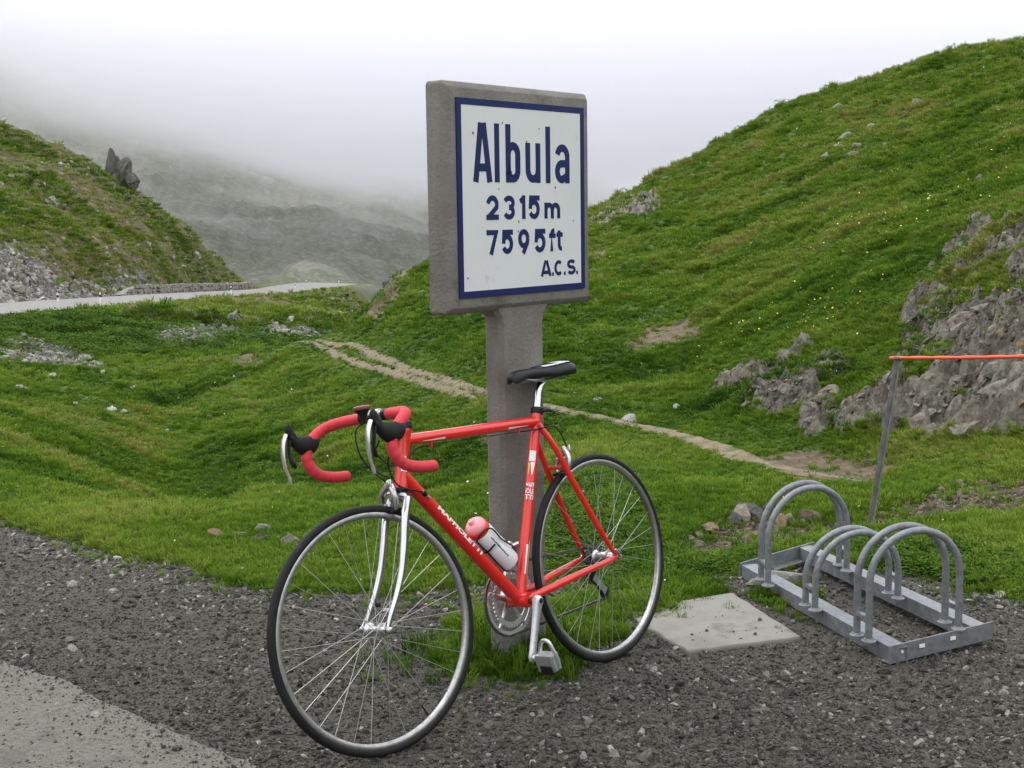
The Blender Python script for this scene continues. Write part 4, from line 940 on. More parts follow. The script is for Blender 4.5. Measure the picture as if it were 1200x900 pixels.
# frame lettering wrapped round the tubes
def wrapped_text(txt, p0, p1, rad, size, a_mid, m, name='decal', sx=1., shear=0.):
    """text along p0->p1 on the left side of the tube; a_mid angle (rad) of its middle from the left, positive upwards"""
    cu = bpy.data.curves.new('txt', 'FONT'); cu.body = txt; cu.size = 1; cu.shear = shear; cu.offset = .04
    ob = bpy.data.objects.new('txt', cu); COL.objects.link(ob); dg = bpy.context.evaluated_depsgraph_get()
    me = bpy.data.meshes.new_from_object(ob.evaluated_get(dg)); bpy.data.objects.remove(ob)
    bm = bmesh.new(); bm.from_mesh(me); bmesh.ops.triangulate(bm, faces=bm.faces); bmesh.ops.subdivide_edges(bm, edges=[e for e in bm.edges if e.calc_length() > .18], cuts=2, use_grid_fill=False)
    bmesh.ops.triangulate(bm, faces=bm.faces)
    xs = [v.co.x for v in bm.verts]; x0, x1 = min(xs), max(xs); ys = [v.co.y for v in bm.verts]; y0, y1 = min(ys), max(ys)
    P0, P1 = Vector(p0), Vector(p1); d = (P1 - P0); L = d.length; d.normalize(); upv = Vector((0, 0, -1)).cross(d); left = Vector((0, 0, -1))
    if upv.y < 0 and abs(d.y) < .95: upv = -upv
    for v in bm.verts:
        t = (v.co.x - x0) / (x1 - x0); h = ((v.co.y - y0) / (y1 - y0) - .5) * size; a = a_mid + h / rad
        v.co = P0 + d * (t * L) + (left * math.cos(a) + upv * math.sin(a)) * (rad + .0007)
        v.co = Vector(cv(v.co))
    bmesh.ops.recalc_face_normals(bm, faces=bm.faces)
    bm.to_mesh(me); bm.free(); me.materials.clear(); me.materials.append(m); o = bpy.data.objects.new(name, me); COL.objects.link(o); o.parent = frame; return o
def on_line(p, q, t): return tuple(np.array(p) * (1 - t) + np.array(q) * t)
BB3 = (BBc[0] + .004, BBc[1], 0)
wrapped_text('MAFFIOLETTI', on_line(DTf, BB3, .245), on_line(DTf, BB3, .625), .0195, .0165, .35, m_white, shear=.2)['label'] = 'white lettering along the down tube'
sl = lambda t: on_line((BBc[0], BBc[1], 0), STt, t)
def patch(p0, p1, rad, a0, a1, m, w0=1., w1=1.):
    mb = MB(); P0, P1 = Vector(p0), Vector(p1); d = (P1 - P0); d.normalize(); left = Vector((0, 0, -1)); upv = left.cross(d)
    if upv.x < 0: upv = -upv
    for i in range(9):
        t = i / 8; am, ah = (a0 + a1) / 2, (a1 - a0) / 2 * (w0 * (1 - t) + w1 * t)
        for k in range(9):
            a = am - ah + 2 * ah * k / 8; mb.v.append(tuple(P0.lerp(P1, t) + (left * math.cos(a) + upv * math.sin(a)) * (rad + .0006)))
    for i in range(8):
        for k in range(8): mb.f.append((i*9+k, i*9+k+1, (i+1)*9+k+1, (i+1)*9+k))
    return B(mb, 'decal', m, frame)
patch(sl(.71), sl(.765), .0158, .25, 1.5, m_white)
patch(sl(.64), sl(.705), .0158, .25, 1.15, m_white, .15, 1.)
patch(sl(.64), sl(.70), .0158, 1.2, 1.6, m_green, .2, 1.)
patch(sl(.13), sl(.28), .0158, .05, .65, m_white, .4, .7)
patch(sl(.11), sl(.30), .0158, -.3, .02, m_green, .3, .5)
def small_text(txt, tmid, size=.0150):
    """short rows across the seat tube"""
    cu = bpy.data.curves.new('txt', 'FONT'); cu.body = txt; cu.size = 1; cu.offset = .02; ob = bpy.data.objects.new('txt', cu); COL.objects.link(ob)
    me = bpy.data.meshes.new_from_object(ob.evaluated_get(bpy.context.evaluated_depsgraph_get())); bpy.data.objects.remove(ob)
    bm = bmesh.new(); bm.from_mesh(me); bmesh.ops.triangulate(bm, faces=bm.faces); xs = [v.co.x for v in bm.verts]; x0, x1 = min(xs), max(xs); ys = [v.co.y for v in bm.verts]; y0, y1 = min(ys), max(ys)
    d = (Vector(sl(1)) - Vector(sl(0))).normalized(); left = Vector((0, 0, -1)); side = left.cross(d)
    if side.x < 0: side = -side                                   # towards the front of the bicycle = left in the photograph
    for v in bm.verts:
        t = (v.co.x - x0) / (x1 - x0); a = 1.65 - t * 1.6; v.co = Vector(cv(Vector(sl(tmid)) + d * ((v.co.y - y0) / (y1 - y0) - .5) * size + (left * math.cos(a) + side * math.sin(a)) * .0166))
    bmesh.ops.recalc_face_normals(bm, faces=bm.faces); bm.to_mesh(me); bm.free(); me.materials.clear(); me.materials.append(m_white); o = bpy.data.objects.new('decal', me); COL.objects.link(o); o.parent = frame
for k, tx in enumerate(('MAFF', 'IOLE', 'TTI')): small_text(tx, .585 - k * .031)
tl = lambda t: on_line(TTf, TTr, t)
patch(tl(.10), tl(.26), .0163, .35, .75, m_white, .25, 1.); patch(tl(.74), tl(.9), .0163, .35, .75, m_white, 1., .2)
patch(tuple(hb + hd_ * .06), tuple(hb + hd_ * .088), .0185, -.1, .9, m_white, 1., .35); patch(tuple(hb + hd_ * .046), tuple(hb + hd_ * .056), .0185, -.1, .9, m_white)

# headset
mb = MB(); mb.lathe(tuple(hb - hd_ * .016), tuple(hd_), [(0, .019), (.004, .0215), (.014, .0215), (.0165, .019)], 24); B(mb, 'headset', m_black)
mb = MB(); mb.lathe(tuple(ht), tuple(hd_), [(0, .0205), (.010, .0205), (.012, .018), (.02, .017), (.022, .012)], 24); B(mb, 'headset', m_black)
# fork
crown = hb - hd_ * .034
mb = MB(); mb.lathe(tuple(crown - hd_ * .004), tuple(hd_), [(0, .014), (.006, .0175), (.016, .0185), (.022, .017)], 20)
mb.tube([tuple(crown + np.array([.0, .004, -.040])), tuple(crown + np.array([0, .012, -.02])), tuple(crown + np.array([0, .013, .02])), tuple(crown + np.array([0, .004, .040]))], .0135, 14)
fork = B(mb, 'fork', m_chrome, st=True); fork['label'] = 'chrome fork with curved blades'
for s in (-1, 1):
    B(MB().tube(smoothpts([tuple(crown + np.array([0, .008, .037 * s])), (.868, .288, .044 * s), (.892, .205, .048 * s), (.914, .14, .05 * s), (.942, .085, .051 * s), (.978, .028, .052 * s), (.990, .006, .052 * s)], 24), [.0128] * 10 + list(np.linspace(.0125, .0065, 14)), 14, flat=((0, 0, 1), .85)), 'fork_blade', m_chrome, fork, st=True)
    B(MB().prism([(-.014, .018), (.0, .022), (.012, .004), (.010, -.012), (-.004, -.014), (-.012, -.004)], .049 * s, .054 * s, lambda a, b_, h: (WB + a, b_, h)), 'fork_end', m_chrome, fork, st=True, smooth=False)

# wheels
def wheel(cx, st, rear):
    c = (cx, 0, 0); prof = []
    rim = [(-.0075, .3000), (-.0092, .3025), (-.0096, .314), (-.0085, .3155), (-.0060, .312), (.0060, .312), (.0085, .3155), (.0096, .314), (.0092, .3025), (.0075, .3000), (.003, .2985), (-.003, .2985)]
    w = B(MB().lathe(c, (0, 0, 1), rim, 96, closed=True), 'wheel', m_rim, st=st)
    w['label'] = 'rear wheel with silver rim and spokes' if rear else 'front wheel with silver rim and spokes, turned slightly'
    ty = [(.0122 * math.cos(a), .3217 + .0123 * math.sin(a)) for a in np.linspace(0, 2 * math.pi, 15)[:-1]]
    B(MB().lathe(c, (0, 0, 1), ty, 110, closed=True), 'tyre', m_rubber, w, st=st)
    hw = .060 if rear else .046; fl = .033 if rear else .029
    fr_ = .0225 if rear else .019
    hub = [(-hw, .006), (-hw + .004, .009), (-fl - .004, .010), (-fl - .002, fr_), (-fl + .001, fr_), (-fl + .006, .011), (-.008, .0095), (.008, .0095), (fl - .006, .011), (fl - .001, fr_), (fl + .002, fr_), (fl + .004, .010), (hw - .004, .009), (hw, .006)]
    if rear: hub = [(-hw, .007), (-fl - .012, .013), (-fl - .002, .016), (-fl - .001, .0235), (-fl + .002, .0235), (-fl + .008, .017), (-.004, .0165), (.016, .0165), (.020, .0235), (.0225, .0235), (.024, .014), (hw, .007)]
    B(MB().lathe(c, (0, 0, 1), hub, 28), 'hub', m_alu, w, st=st)
    # spokes: 32, crossed in pairs; four base shapes are shared
    base = []
    for side in (-1, 1):
        for lead in (-1, 1):
            z0 = side * fl if not (rear and side > 0) else .021
            a0 = lead * math.radians(62 if not rear else 66); rf = fr_ * .9
            mb = MB(); mb.tube([(rf * math.cos(a0), rf * math.sin(a0), z0), (.301, 0, side * .003)], .00092, 5)
            base.append(mb.mesh('spoke'))
            base[-1].materials.append(m_steel)
    # local matrix of the wheel frame (origin at the hub) in bicycle space
    f = (cs if st else cv); O = np.array(f((cx, 0, 0))); ex = np.array(f((cx + 1, 0, 0))) - O; ey = np.array(f((cx, 1, 0))) - O; ez = np.array(f((cx, 0, 1))) - O
    WM = Matrix([[ex[i], ey[i], ez[i], O[i]] for i in range(3)] + [[0, 0, 0, 1]])
    for k in range(32):
        side = k % 2; lead = (k // 2) % 2; o = bpy.data.objects.new('spoke', base[side * 2 + lead]); COL.objects.link(o); o.parent = w
        o.matrix_local = WM @ Matrix.Rotation(2 * math.pi * k / 32 + .05, 4, 'Z')
    a = -2.0 if not rear else -1.5
    B(MB().tube([(cx + .292 * math.cos(a), .292 * math.sin(a), 0), (cx + .255 * math.cos(a), .255 * math.sin(a), 0)], [.003, .0022], 8), 'valve', m_black, w, st=st)
    # skewer
    sx = .075 if rear else .062
    mb = MB(); mb.lathe((cx, 0, -sx - .006), (0, 0, 1), [(0, .006), (.002, .0085), (.012, .0085), (.013, .005)], 16); mb.lathe((cx, 0, sx - .007), (0, 0, 1), [(0, .005), (.001, .0085), (.012, .0085), (.014, .006)], 16)
    if not rear: mb.tube([(cx, 0, sx), (cx - .006, .006, sx + .006), (cx - .022, .028, sx + .004), (cx - .028, .045, sx + .001)], [.006, .006, .005, .004], 8)
    else: mb.tube([(cx, 0, -sx), (cx + .01, .01, -sx - .006), (cx + .022, .028, -sx - .003)], [.006, .0055, .004], 8)
    B(mb, 'quick_release', m_alu, w, st=st)
    return w
wf = wheel(WB, True, False); wrr = wheel(0, False, True)

# handlebar, stem, hoods, levers
bar_half = [(.880, .567, 0), (.881, .567, .05), (.890, .566, .12), (.904, .563, .165), (.924, .556, .192), (.952, .540, .203), (.978, .513, .205), (.990, .484, .205), (.983, .455, .205), (.958, .430, .205), (.92, .417, .205), (.866, .411, .205)]
def half(s): return smoothpts([(a, b_, c * s) for a, b_, c in bar_half], 110)
c0 = half(-1)[::-1] + half(1)[1:]
handlebar = B(MB().tube([p for p in c0 if abs(p[2]) < .1], .0128, 16), 'handlebar', m_alu, st=True)
for s in (-1, 1):
    pts = [p for p in half(s) if abs(p[2]) > .058]
    rad = [.0150 + .0011 * ((i % 5) / 4) for i in range(len(pts))]
    B(MB().tube(pts, rad, 16), 'bar_tape', m_tape, handlebar, st=True)['label'] = 'pinkish red padded bar tape'
    e = np.array(pts[-1]); B(MB().lathe(tuple(e), (-1, -.08, 0), [(-.004, .012), (.001, .0155), (.004, .0135), (.006, .007)], 16), 'bar_plug', m_tape, handlebar, st=True)
    B(MB().lathe(tuple(np.array(pts[0])), (0, 0, -s), [(-.004, .0162), (.016, .0162), (.017, .013)], 16), 'finishing_tape', m_black, handlebar, st=True)
    # hood: lofted rubber body
    z = .206 * s
    rings = []
    for (x, y, hw, hh, tilt) in ((.952, .516, .017, .026, .5), (.966, .517, .020, .031, .42), (.985, .516, .019, .030, .3), (1.003, .520, .0165, .026, .15), (1.018, .528, .015, .023, .0), (1.030, .540, .0145, .020, -.1), (1.037, .548, .013, .014, -.2)):
        ring = []
        for k in range(14):
            a = 2 * math.pi * k / 14; dx, dy = 0, math.sin(a) * hh; ring.append((x - math.sin(tilt) * dy, y + math.cos(tilt) * dy, z + math.cos(a) * hw))
        rings.append(ring)
    hood = B(MB().loft(rings), 'brake_hood', m_hood, handlebar, st=True)
    B(MB().tube(smoothpts([(1.022, .540, z), (1.030, .560, z), (1.033, .575, z), (1.032, .583, z)], 8), [.014, .0135, .0125, .0122, .0115, .011, .0095, .005], 12), 'hood_horn', m_hood, handlebar, st=True)
    B(MB().tube(smoothpts([(1.044, .556, z), (1.056, .535, z), (1.063, .505, z), (1.064, .470, z - .002 * s), (1.058, .438, z - .004 * s), (1.0555, .421, z - .004 * s)], 20), [.009, .0095] + [.0098] * 6 + list(np.linspace(.0095, .0062, 9)) + [.0072, .0078, .006], 10, flat=((1, .2, 0), .5)), 'brake_lever', m_alu, handlebar, st=True)
    B(MB().tube(smoothpts([(1.036, .540, z), (1.044, .505, z), (1.044, .480, z - .008 * s), (1.036, .462, z - .012 * s)], 12), [.010, .010, .009, .008, .0075, .007, .0068, .008, .0095, .010, .009, .005], 8, flat=((1, .2, 0), .45)), 'shift_lever', m_black, handlebar, st=True)
mb = MB(); q0 = ht + hd_ * .016; q1 = ht + hd_ * .055
mb.tube([tuple(q0), tuple(q1)], .0112, 16); mb.tube(smoothpts([tuple(q1 - hd_ * .014), (.80, .560, 0), (.85, .566, 0), (.872, .567, 0)], 12), [.0145, .0145, .0142, .014, .0138, .0136, .0134, .0134, .0134, .0136, .014, .0145], 14)
mb.lathe((.880, .567, -.024), (0, 0, 1), [(0, .0175), (.003, .0185), (.045, .0185), (.048, .0175)], 20)
B(mb, 'stem', m_alu, st=True)
# small round bell on a black cone mount
bell = B(MB().lathe((.918, .585, .004), (0, 1, 0), [(-.028, .006), (-.02, .008), (-.004, .016), (.004, .024), (.006, .024)], 20), 'bell', m_black, st=True)
B(MB().lathe((.918, .590, .004), (0, 1, 0), [(0, .0245), (.004, .0255), (.008, .024), (.0105, .019), (.0115, .008)], 24), 'bell_dome', m_bellr, bell, st=True)
B(MB().tube([(.918, .562, .004), (.900, .566, .004), (.882, .567, .004)], .006, 8), 'bell_clamp', m_black, bell, st=True)

# seat post, saddle
B(MB().lathe((.2195, .492, 0), (-.34, .94, 0), [(0, .0185), (.002, .0195), (.018, .0195), (.020, .017)], 20).tube([(.206, .500, -.012), (.185, .500, -.018), (.172, .496, -.02)], [.006, .006, .004], 8), 'seat_clamp', m_black)
post = B(MB().tube(smoothpts([(.2235, .485, 0), (.205, .535, 0), (.196, .562, 0), (.184, .578, 0), (.166, .588, 0)], 18), .0136, 18), 'seat_post', m_chrome)
B(MB().box((.163, .595, 0), (.045, .016, .034)).tube([(.163, .58, 0), (.163, .606, 0)], .005, 8), 'saddle_clamp', m_alu, post, smooth=False, bevel=.003)
# saddle: loft from nose to tail; sections given as (x, top, half width, side drop)
sec = [(.324, .618, .008, .014), (.318, .625, .017, .030), (.302, .6315, .0215, .036), (.26, .6350, .0245, .030), (.21, .6355, .031, .027), (.165, .636, .042, .032), (.12, .638, .054, .041), (.08, .6405, .065, .042), (.045, .6425, .070, .044), (.022, .641, .066, .042), (.010, .636, .056, .034), (.006, .628, .044, .02)]
sec = [(.062 + (x - .006) * (.322 - .062) / (.324 - .006), a, b_, c) for x, a, b_, c in sec]
rings = []
for x, top, hw, dr_ in sec:
    prof = [(-.0, .0), (.35, -.02), (.7, -.10), (.9, -.28), (1., -.55), (.98, -.85), (.9, -1.), (.6, -.8), (.0, -.6)]
    ring = [(x, top + b_ * dr_, a * hw) for a, b_ in prof] + [(x, top + b_ * dr_, -a * hw) for a, b_ in prof[-2:0:-1]]
    rings.append(ring)
rings = np.array(rings); fine = np.stack([[spline(rings[:, k, :], 34)] for k in range(rings.shape[1])], 0)[:, 0]
saddle = B(MB().loft([[tuple(fine[k, i]) for k in range(fine.shape[0])] for i in range(34)]), 'saddle', m_leather, angle=60); saddle['label'] = 'narrow black saddle with white rear edge'
mb = MB()
for s in (-1, 1):
    tr_ = [(x, top - .02 * dr_ + .0022, hw * .42 * s) for x, top, hw, dr_ in sec[5:11]]; tr2 = [(x, top - .12 * dr_ + .0012, hw * .74 * s) for x, top, hw, dr_ in sec[5:11]]
    a_, b_ = spline(np.array(tr_), 14), spline(np.array(tr2), 14); k0 = len(mb.v)
    for i in range(14):
        wd = min(1, i / 9); p = a_[i] * (1 - wd * .5) + b_[i] * wd * .5; q = b_[i]; mb.v += [tuple(p + np.array([0, .0012, 0])), tuple(q + np.array([0, .0014, 0]))]
    for i in range(13): mb.f.append((k0 + 2*i, k0 + 2*i+1, k0 + 2*i+3, k0 + 2*i+2))
tail = [(x, top + .0022, 0) for x, top, hw, dr_ in sec[8:12]]
k0 = len(mb.v)
for x, top, hw, dr_ in sec[7:11]:
    for c in np.linspace(-.72, .72, 9): mb.v.append((x, top + .003 - .12 * dr_ * abs(c / .72) ** 2.2, hw * c))
for i in range(3):
    for k in range(8): mb.f.append((k0 + i*9+k, k0 + i*9+k+1, k0 + (i+1)*9+k+1, k0 + (i+1)*9+k))
B(mb, 'white_trim', m_sadwhite, saddle)
mb = MB()
for s in (-1, 1): mb.tube(smoothpts([(.29, .610, .008 * s), (.25, .600, .016 * s), (.19, .594, .021 * s), (.13, .595, .022 * s), (.08, .602, .03 * s), (.045, .614, .04 * s)], 22), .0036, 8)
B(mb, 'saddle_rails', m_steel, saddle)

# crankset, pedals, chain
ax = (BBc[0] - .004, BBc[1] - .002)
mb = MB(); mb.tube([(*ax, -.072), (*ax, .07)], .009, 12); crank = B(mb, 'crankset', m_dsteel)
cdir = np.array([.072, -.155]); cdir = cdir / np.linalg.norm(cdir)
def crank_arm(sgn, z0, z1):
    e = np.array(ax) + sgn * cdir * .170; pd = np.array([-cdir[1], cdir[0]]); rings = []
    for t_, w, th in ((-.085, .010, .008), (-.05, .015, .012), (0, .0175, .0135), (.06, .0165, .0115), (.2, .013, .009), (.6, .0115, .0075), (.88, .0115, .0070), (.95, .0125, .0075), (1.02, .0125, .0075), (1.07, .007, .006)):
        c = np.array(ax) + sgn * cdir * .170 * t_; z = z0 + (z1 - z0) * max(0, min(1, t_)); ring = []
        for k in range(12):
            a = 2 * math.pi * k / 12; ca, sa_ = math.copysign(abs(math.cos(a)) ** .6, math.cos(a)), math.copysign(abs(math.sin(a)) ** .6, math.sin(a))
            ring.append((c[0] + pd[0] * w * ca, c[1] + pd[1] * w * ca, z + th * sa_))
        rings.append(ring)
    B(MB().loft(rings), 'crank_arm', m_crank, crank)
    B(MB().lathe((*ax, z0 - (.014 if z0 < 0 else -.014)), (0, 0, 1 if z0 > 0 else -1), [(-.003, .0075), (.0005, .0075), (.001, .004)], 14), 'crank_bolt', m_black, crank)
    return e
eL = crank_arm(1, -.066, -.078); eR = crank_arm(-1, .066, .080)
def ring_gear(r, z, teeth, th=.003):
    mb = MB(); n = teeth * 4; ro = [r + (.0035 if k % 4 in (1, 2) else -.001) for k in range(n)]; ri = r - .014
    for zz in (z - th/2, z + th/2):
        for k in range(n): a = 2*math.pi*k/n; mb.v.append((ax[0] + ro[k]*math.cos(a), ax[1] + ro[k]*math.sin(a), zz))
        for k in range(n): a = 2*math.pi*k/n; mb.v.append((ax[0] + ri*math.cos(a), ax[1] + ri*math.sin(a), zz))
    for k in range(n):
        j = (k + 1) % n
        mb.f += [(k, j, n+j, n+k), (2*n+k, 3*n+k, 3*n+j, 2*n+j), (k, 2*n+k, 2*n+j, j), (n+k, n+j, 3*n+j, 3*n+k)]
    return mb
B(ring_gear(.1065, .046, 53), 'chainring', m_crank, crank, smooth=False); B(ring_gear(.079, .040, 39), 'chainring', m_crank, crank, smooth=False)
mb = MB()
for k in range(5):
    a = 2 * math.pi * k / 5 + .4; mb.tube([(ax[0] + .012*math.cos(a), ax[1] + .012*math.sin(a), .052), (ax[0] + .068*math.cos(a), ax[1] + .068*math.sin(a), .045), (ax[0] + .096*math.cos(a), ax[1] + .096*math.sin(a), .044)], [.010, .0075, .006], 8, flat=((0, 0, 1), .5))
B(mb, 'spider', m_alu, crank)
def pedal(e, z, sgn):
    p = B(MB().tube([(e[0], e[1], z), (e[0], e[1], z + .03 * sgn)], .0075, 12).lathe((e[0], e[1], z), (0, 0, sgn), [(.004, .0105), (.02, .0105), (.022, .008), (.075, .008)], 14), 'pedal', m_crank)
    # body: tapered block round the axle; the front cage loop rises from it
    up_, fw_ = np.array([.22, .975]), np.array([-.975, .22])         # tilt of the pedal: loop points up
    def pp(f, u_, w): return (e[0] + fw_[0]*f + up_[0]*u_, e[1] + fw_[1]*f + up_[1]*u_, z + sgn * w)
    mb = MB(); prof = [(-.014, -.036), (.014, -.036), (.018, -.01), (.016, .016), (-.016, .016), (-.018, -.01)]
    mb.loft([[pp(a, b_, .022) for a, b_ in prof], [pp(a * 1.05, b_, .026) for a, b_ in prof], [pp(a * 1.05, b_ * (1 if b_ > 0 else .98), .082) for a, b_ in prof], [pp(a * .8, b_ * .9, .088) for a, b_ in prof]])
    B(mb, 'pedal_body', m_crank, p, angle=30)
    loop = [pp(.002, .008, .026), pp(.002, .03, .036), pp(.0, .052, .050), pp(-.001, .060, .062), pp(-.001, .058, .074), pp(.0, .03, .086), pp(.002, -.03, .088)]
    B(MB().tube(smoothpts(loop, 26), .0058, 10), 'pedal_cage', m_crank, p)
    mb = MB(); mb.loft([[pp(a, b_, w) for a, b_ in ((-.021, -.042), (-.021, -.014), (.012, -.016), (.012, -.042))] for w in (.034, .076)]); B(mb, 'pedal_plate', m_black, p, smooth=False, bevel=.003)
pedal(eL, -.082, -1); pedal(eR, .084, 1)
# cassette and derailleurs
cz = .040
cas = MB()
for k, r in enumerate((.046, .042, .038, .034, .031, .028, .026, .024)): cas.lathe((0, 0, .026 + k * .0042), (0, 0, 1), [(0, r - .012), (0, r), (.0018, r), (.0018, r - .012)], 36)
B(cas, 'cassette', m_dsteel, angle=20)
rd = B(MB().tube(smoothpts([(-.004, -.012, .064), (-.014, -.036, .066), (-.006, -.062, .058), (.004, -.070, .052)], 12), [.009] * 4 + [.013] * 4 + [.010] * 4, 10).box((-.014, -.05, .064), (.03, .036, .02)), 'rear_derailleur', m_black, bevel=.003)
pu, plw = (.006, -.062), (-.046, -.122)
for q in (pu, plw): B(MB().lathe((*q, .041), (0, 0, 1), [(0, .010), (.0005, .0215), (.006, .0215), (.0065, .010)], 22), 'jockey_wheel', m_black, rd)
mb = MB()
for z in (.037, .050): mb.tube([(*pu, z), (*on_line(pu, plw, .5), z), (*plw, z)], [.014, .010, .014], 10, flat=((0, 0, 1), .12))
B(mb, 'derailleur_cage', m_alu, rd)
fd = MB(); fcx = sl(.30); 
fd.tube([(fcx[0] + .012, fcx[1] - .004, .012), (fcx[0] + .02, fcx[1] - .012, .034), (fcx[0] + .03, fcx[1] - .03, .042)], [.008, .009, .007], 8)
for z in (.038, .052):
    pts = [(ax[0] + (.113 + (.004 if k % 2 else 0)) * math.cos(a), ax[1] + .113 * math.sin(a), z) for k, a in enumerate(np.linspace(1.05, 1.75, 9))]; fd.tube(pts, .009, 8, flat=((0, 0, 1), .12))
B(fd, 'front_derailleur', m_alu)
# chain as linked rollers along its run
ch = []
top_r, bot_r = (ax[0], ax[1] + .1075), None
a_top = np.linspace(math.radians(94), math.radians(-80), 50)
for a in a_top: ch.append((ax[0] + .1075 * math.cos(a), ax[1] + .1075 * math.sin(a), .046))
ch += [on_line((*ch[-1],), (plw[0] + .005, plw[1] - .0225, .044), t_) for t_ in np.linspace(.02, 1, 40)]
for a in np.linspace(math.radians(-80), math.radians(-225), 8): ch.append((plw[0] + .0225 * math.cos(a), plw[1] + .0225 * math.sin(a), .044))
for a in np.linspace(math.radians(-45), math.radians(60), 8): ch.append((pu[0] + .0225 * math.cos(a), pu[1] + .0225 * math.sin(a), .044))
for a in np.linspace(math.radians(-100), math.radians(-270), 14): ch.append((.033 * math.cos(a), .033 * math.sin(a), .045))
ch += [on_line((.0, .033, .045), ch[0], t_) for t_ in np.linspace(.03, .98, 40)]
ch = np.array(ch); tl_ = np.concatenate([[0], np.cumsum(np.linalg.norm(np.diff(ch, axis=0), axis=1))]); nl = 112
P = np.stack([np.interp(np.linspace(0, tl_[-1], nl * 2), tl_, ch[:, k]) for k in range(3)], 1)
mb = MB()
for i in range(0, nl * 2 - 2, 2):
    a, b_ = P[i], P[i + 2 if i + 2 < len(P) else 0]; d = b_ - a
    if np.linalg.norm(d) < 1e-5: continue
    ang = math.atan2(d[1], d[0]); mb.box(tuple((a + b_) / 2), (np.linalg.norm(d) * 1.02, .0075, .0062 if i % 4 else .0042), Matrix.Rotation(ang, 3, 'Z'))
B(mb, 'chain', m_dsteel, smooth=False)

# brakes
def brake(c, st, face, nm='brake'):
    """side pull caliper centred at c, face = +1 in front of the frame, -1 behind; arms reach down both sides of the tyre"""
    x, y = c; fx_ = .018 * face; mb = MB()
    mb.tube(smoothpts([(x + fx_, y + .040, -.012), (x + fx_, y + .022, -.024), (x + fx_, y + .0, -.030), (x + fx_ * .8, y - .024, -.027), (x + fx_ * .7, y - .038, -.020)], 14), [.007, .008] + [.0095] * 8 + [.0085, .008, .007, .006], 10)
    br = B(mb, nm, m_alu, st=st)
    B(MB().tube(smoothpts([(x + fx_ * 1.4, y + .036, -.030), (x + fx_ * 1.4, y + .020, -.006), (x + fx_ * 1.4, y + .006, .014), (x + fx_, y - .018, .027), (x + fx_ * .7, y - .038, .020)], 14), [.0065, .0075] + [.0095] * 8 + [.0085, .008, .007, .006], 10), 'brake_arm', m_alu, br, st=st)
    B(MB().lathe((x - .01 * face, y + .006, 0), (face, 0, 0), [(0, .004), (.032, .004), (.033, .0075), (.038, .0075), (.039, .004)], 14), 'pivot_bolt', m_alu, br, st=st)
    for s in (-1, 1): B(MB().box((x + fx_ * .5, y - .042, .0155 * s), (.042, .010, .008)), 'brake_pad', m_black, br, st=st, smooth=False, bevel=.002)
    B(MB().lathe((x + fx_ * 1.4, y + .034, -.032), (0, 1, 0), [(-.006, .004), (.008, .004), (.012, .0025)], 10), 'cable_adjuster', m_alu, br, st=st)
    return br
brake((.866, .345), True, 1); brake((.150, .335), False, -1)
# cables
def cable(pts, st=False, r=.0024, n=40): B(MB().tube(smoothpts(pts, n), r, 7), 'cable', m_black, st=st)
cable([(1.020, .500, -.195), (1.012, .47, -.15), (.965, .43, -.075), (.915, .405, -.036), (.890, .392, -.032), (.887, .378, -.032)], True)
cable([(1.02, .49, -.19), (.99, .45, -.13), (.94, .41, -.08), (.88, .37, -.042), (.80, .345, -.026), (.772, .338, -.022)])
cable([(.885, .556, .03), (.93, .54, .04), (.935, .48, .04), (.88, .40, .035), (.80, .35, .026), (.772, .338, .022)])
cable([(.885, .556, -.03), (.945, .545, -.035), (.95, .49, -.035), (.90, .43, -.04), (.84, .43, -.034), (.77, .458, -.012), (.70, .461, -.004)])
cable([(.32, .449, -.004), (.27, .447, -.014), (.225, .448, -.026), (.185, .448, -.028), (.15, .425, -.024), (.130, .376, -.028)])
cable([(.70, .461, -.004), (.5, .455, -.004), (.32, .449, -.004)], r=.0011, n=8)
mb = MB()
for s in (-1, 1): mb.tube([(.776, .340, .020 * s), (.752, .316, .021 * s)], [.006, .0045], 10)
B(mb, 'cable_adjuster', m_alu); mb = MB()
for s in (-1, 1): mb.lathe((.770, .334, .021 * s), (.7, .7, 0), [(-.010, .0065), (.004, .0075), (.006, .005)], 12)
B(mb, 'cable_knob', m_black)
# bottle cage on the down tube
dtd = np.array(BB3) - np.array(DTf); dtL = np.linalg.norm(dtd); dtd /= dtL; dn = np.array([-dtd[1], dtd[0], 0])
if dn[1] < 0: dn = -dn
BR = .0365; bs0 = .535                                       # start along the tube
def bpt(s, h, w): return tuple(np.array(DTf) + dtd * s + dn * (.0195 + h) + np.array([0, 0, w]))
b_top, b_len = .292, .195
ctr = BR + .008
cage = MB()
for w in (-.014, .014): cage.tube(smoothpts([bpt(.335, .003, w), bpt(.40, .005, w), bpt(.46, .005, w), bpt(.492, .010, w), bpt(.502, ctr, w), bpt(.49, ctr + BR, w)], 26), .0026, 8)
for s in (-1, 1):
    cage.tube(smoothpts([bpt(.335, .003, .014 * s), bpt(.325, ctr - .02, (BR - .004) * s), bpt(.33, ctr, (BR + .003) * s), bpt(.40, ctr + .012, (BR + .003) * s), bpt(.46, ctr + .03, BR * .85 * s), bpt(.49, ctr + BR, .014 * s)], 34), .0026, 8)
cage.tube(smoothpts([bpt(.385, ctr - .015, -(BR)), bpt(.39, ctr - BR - .004, -.012), bpt(.39, ctr - BR - .004, .012), bpt(.385, ctr - .015, BR)], 16), .0026, 8)
cage.tube(smoothpts([bpt(.49, ctr + BR, -.014), bpt(.482, ctr + BR + .01, 0), bpt(.49, ctr + BR, .014)], 10), .0026, 8)
B(cage, 'bottle_cage', m_black)
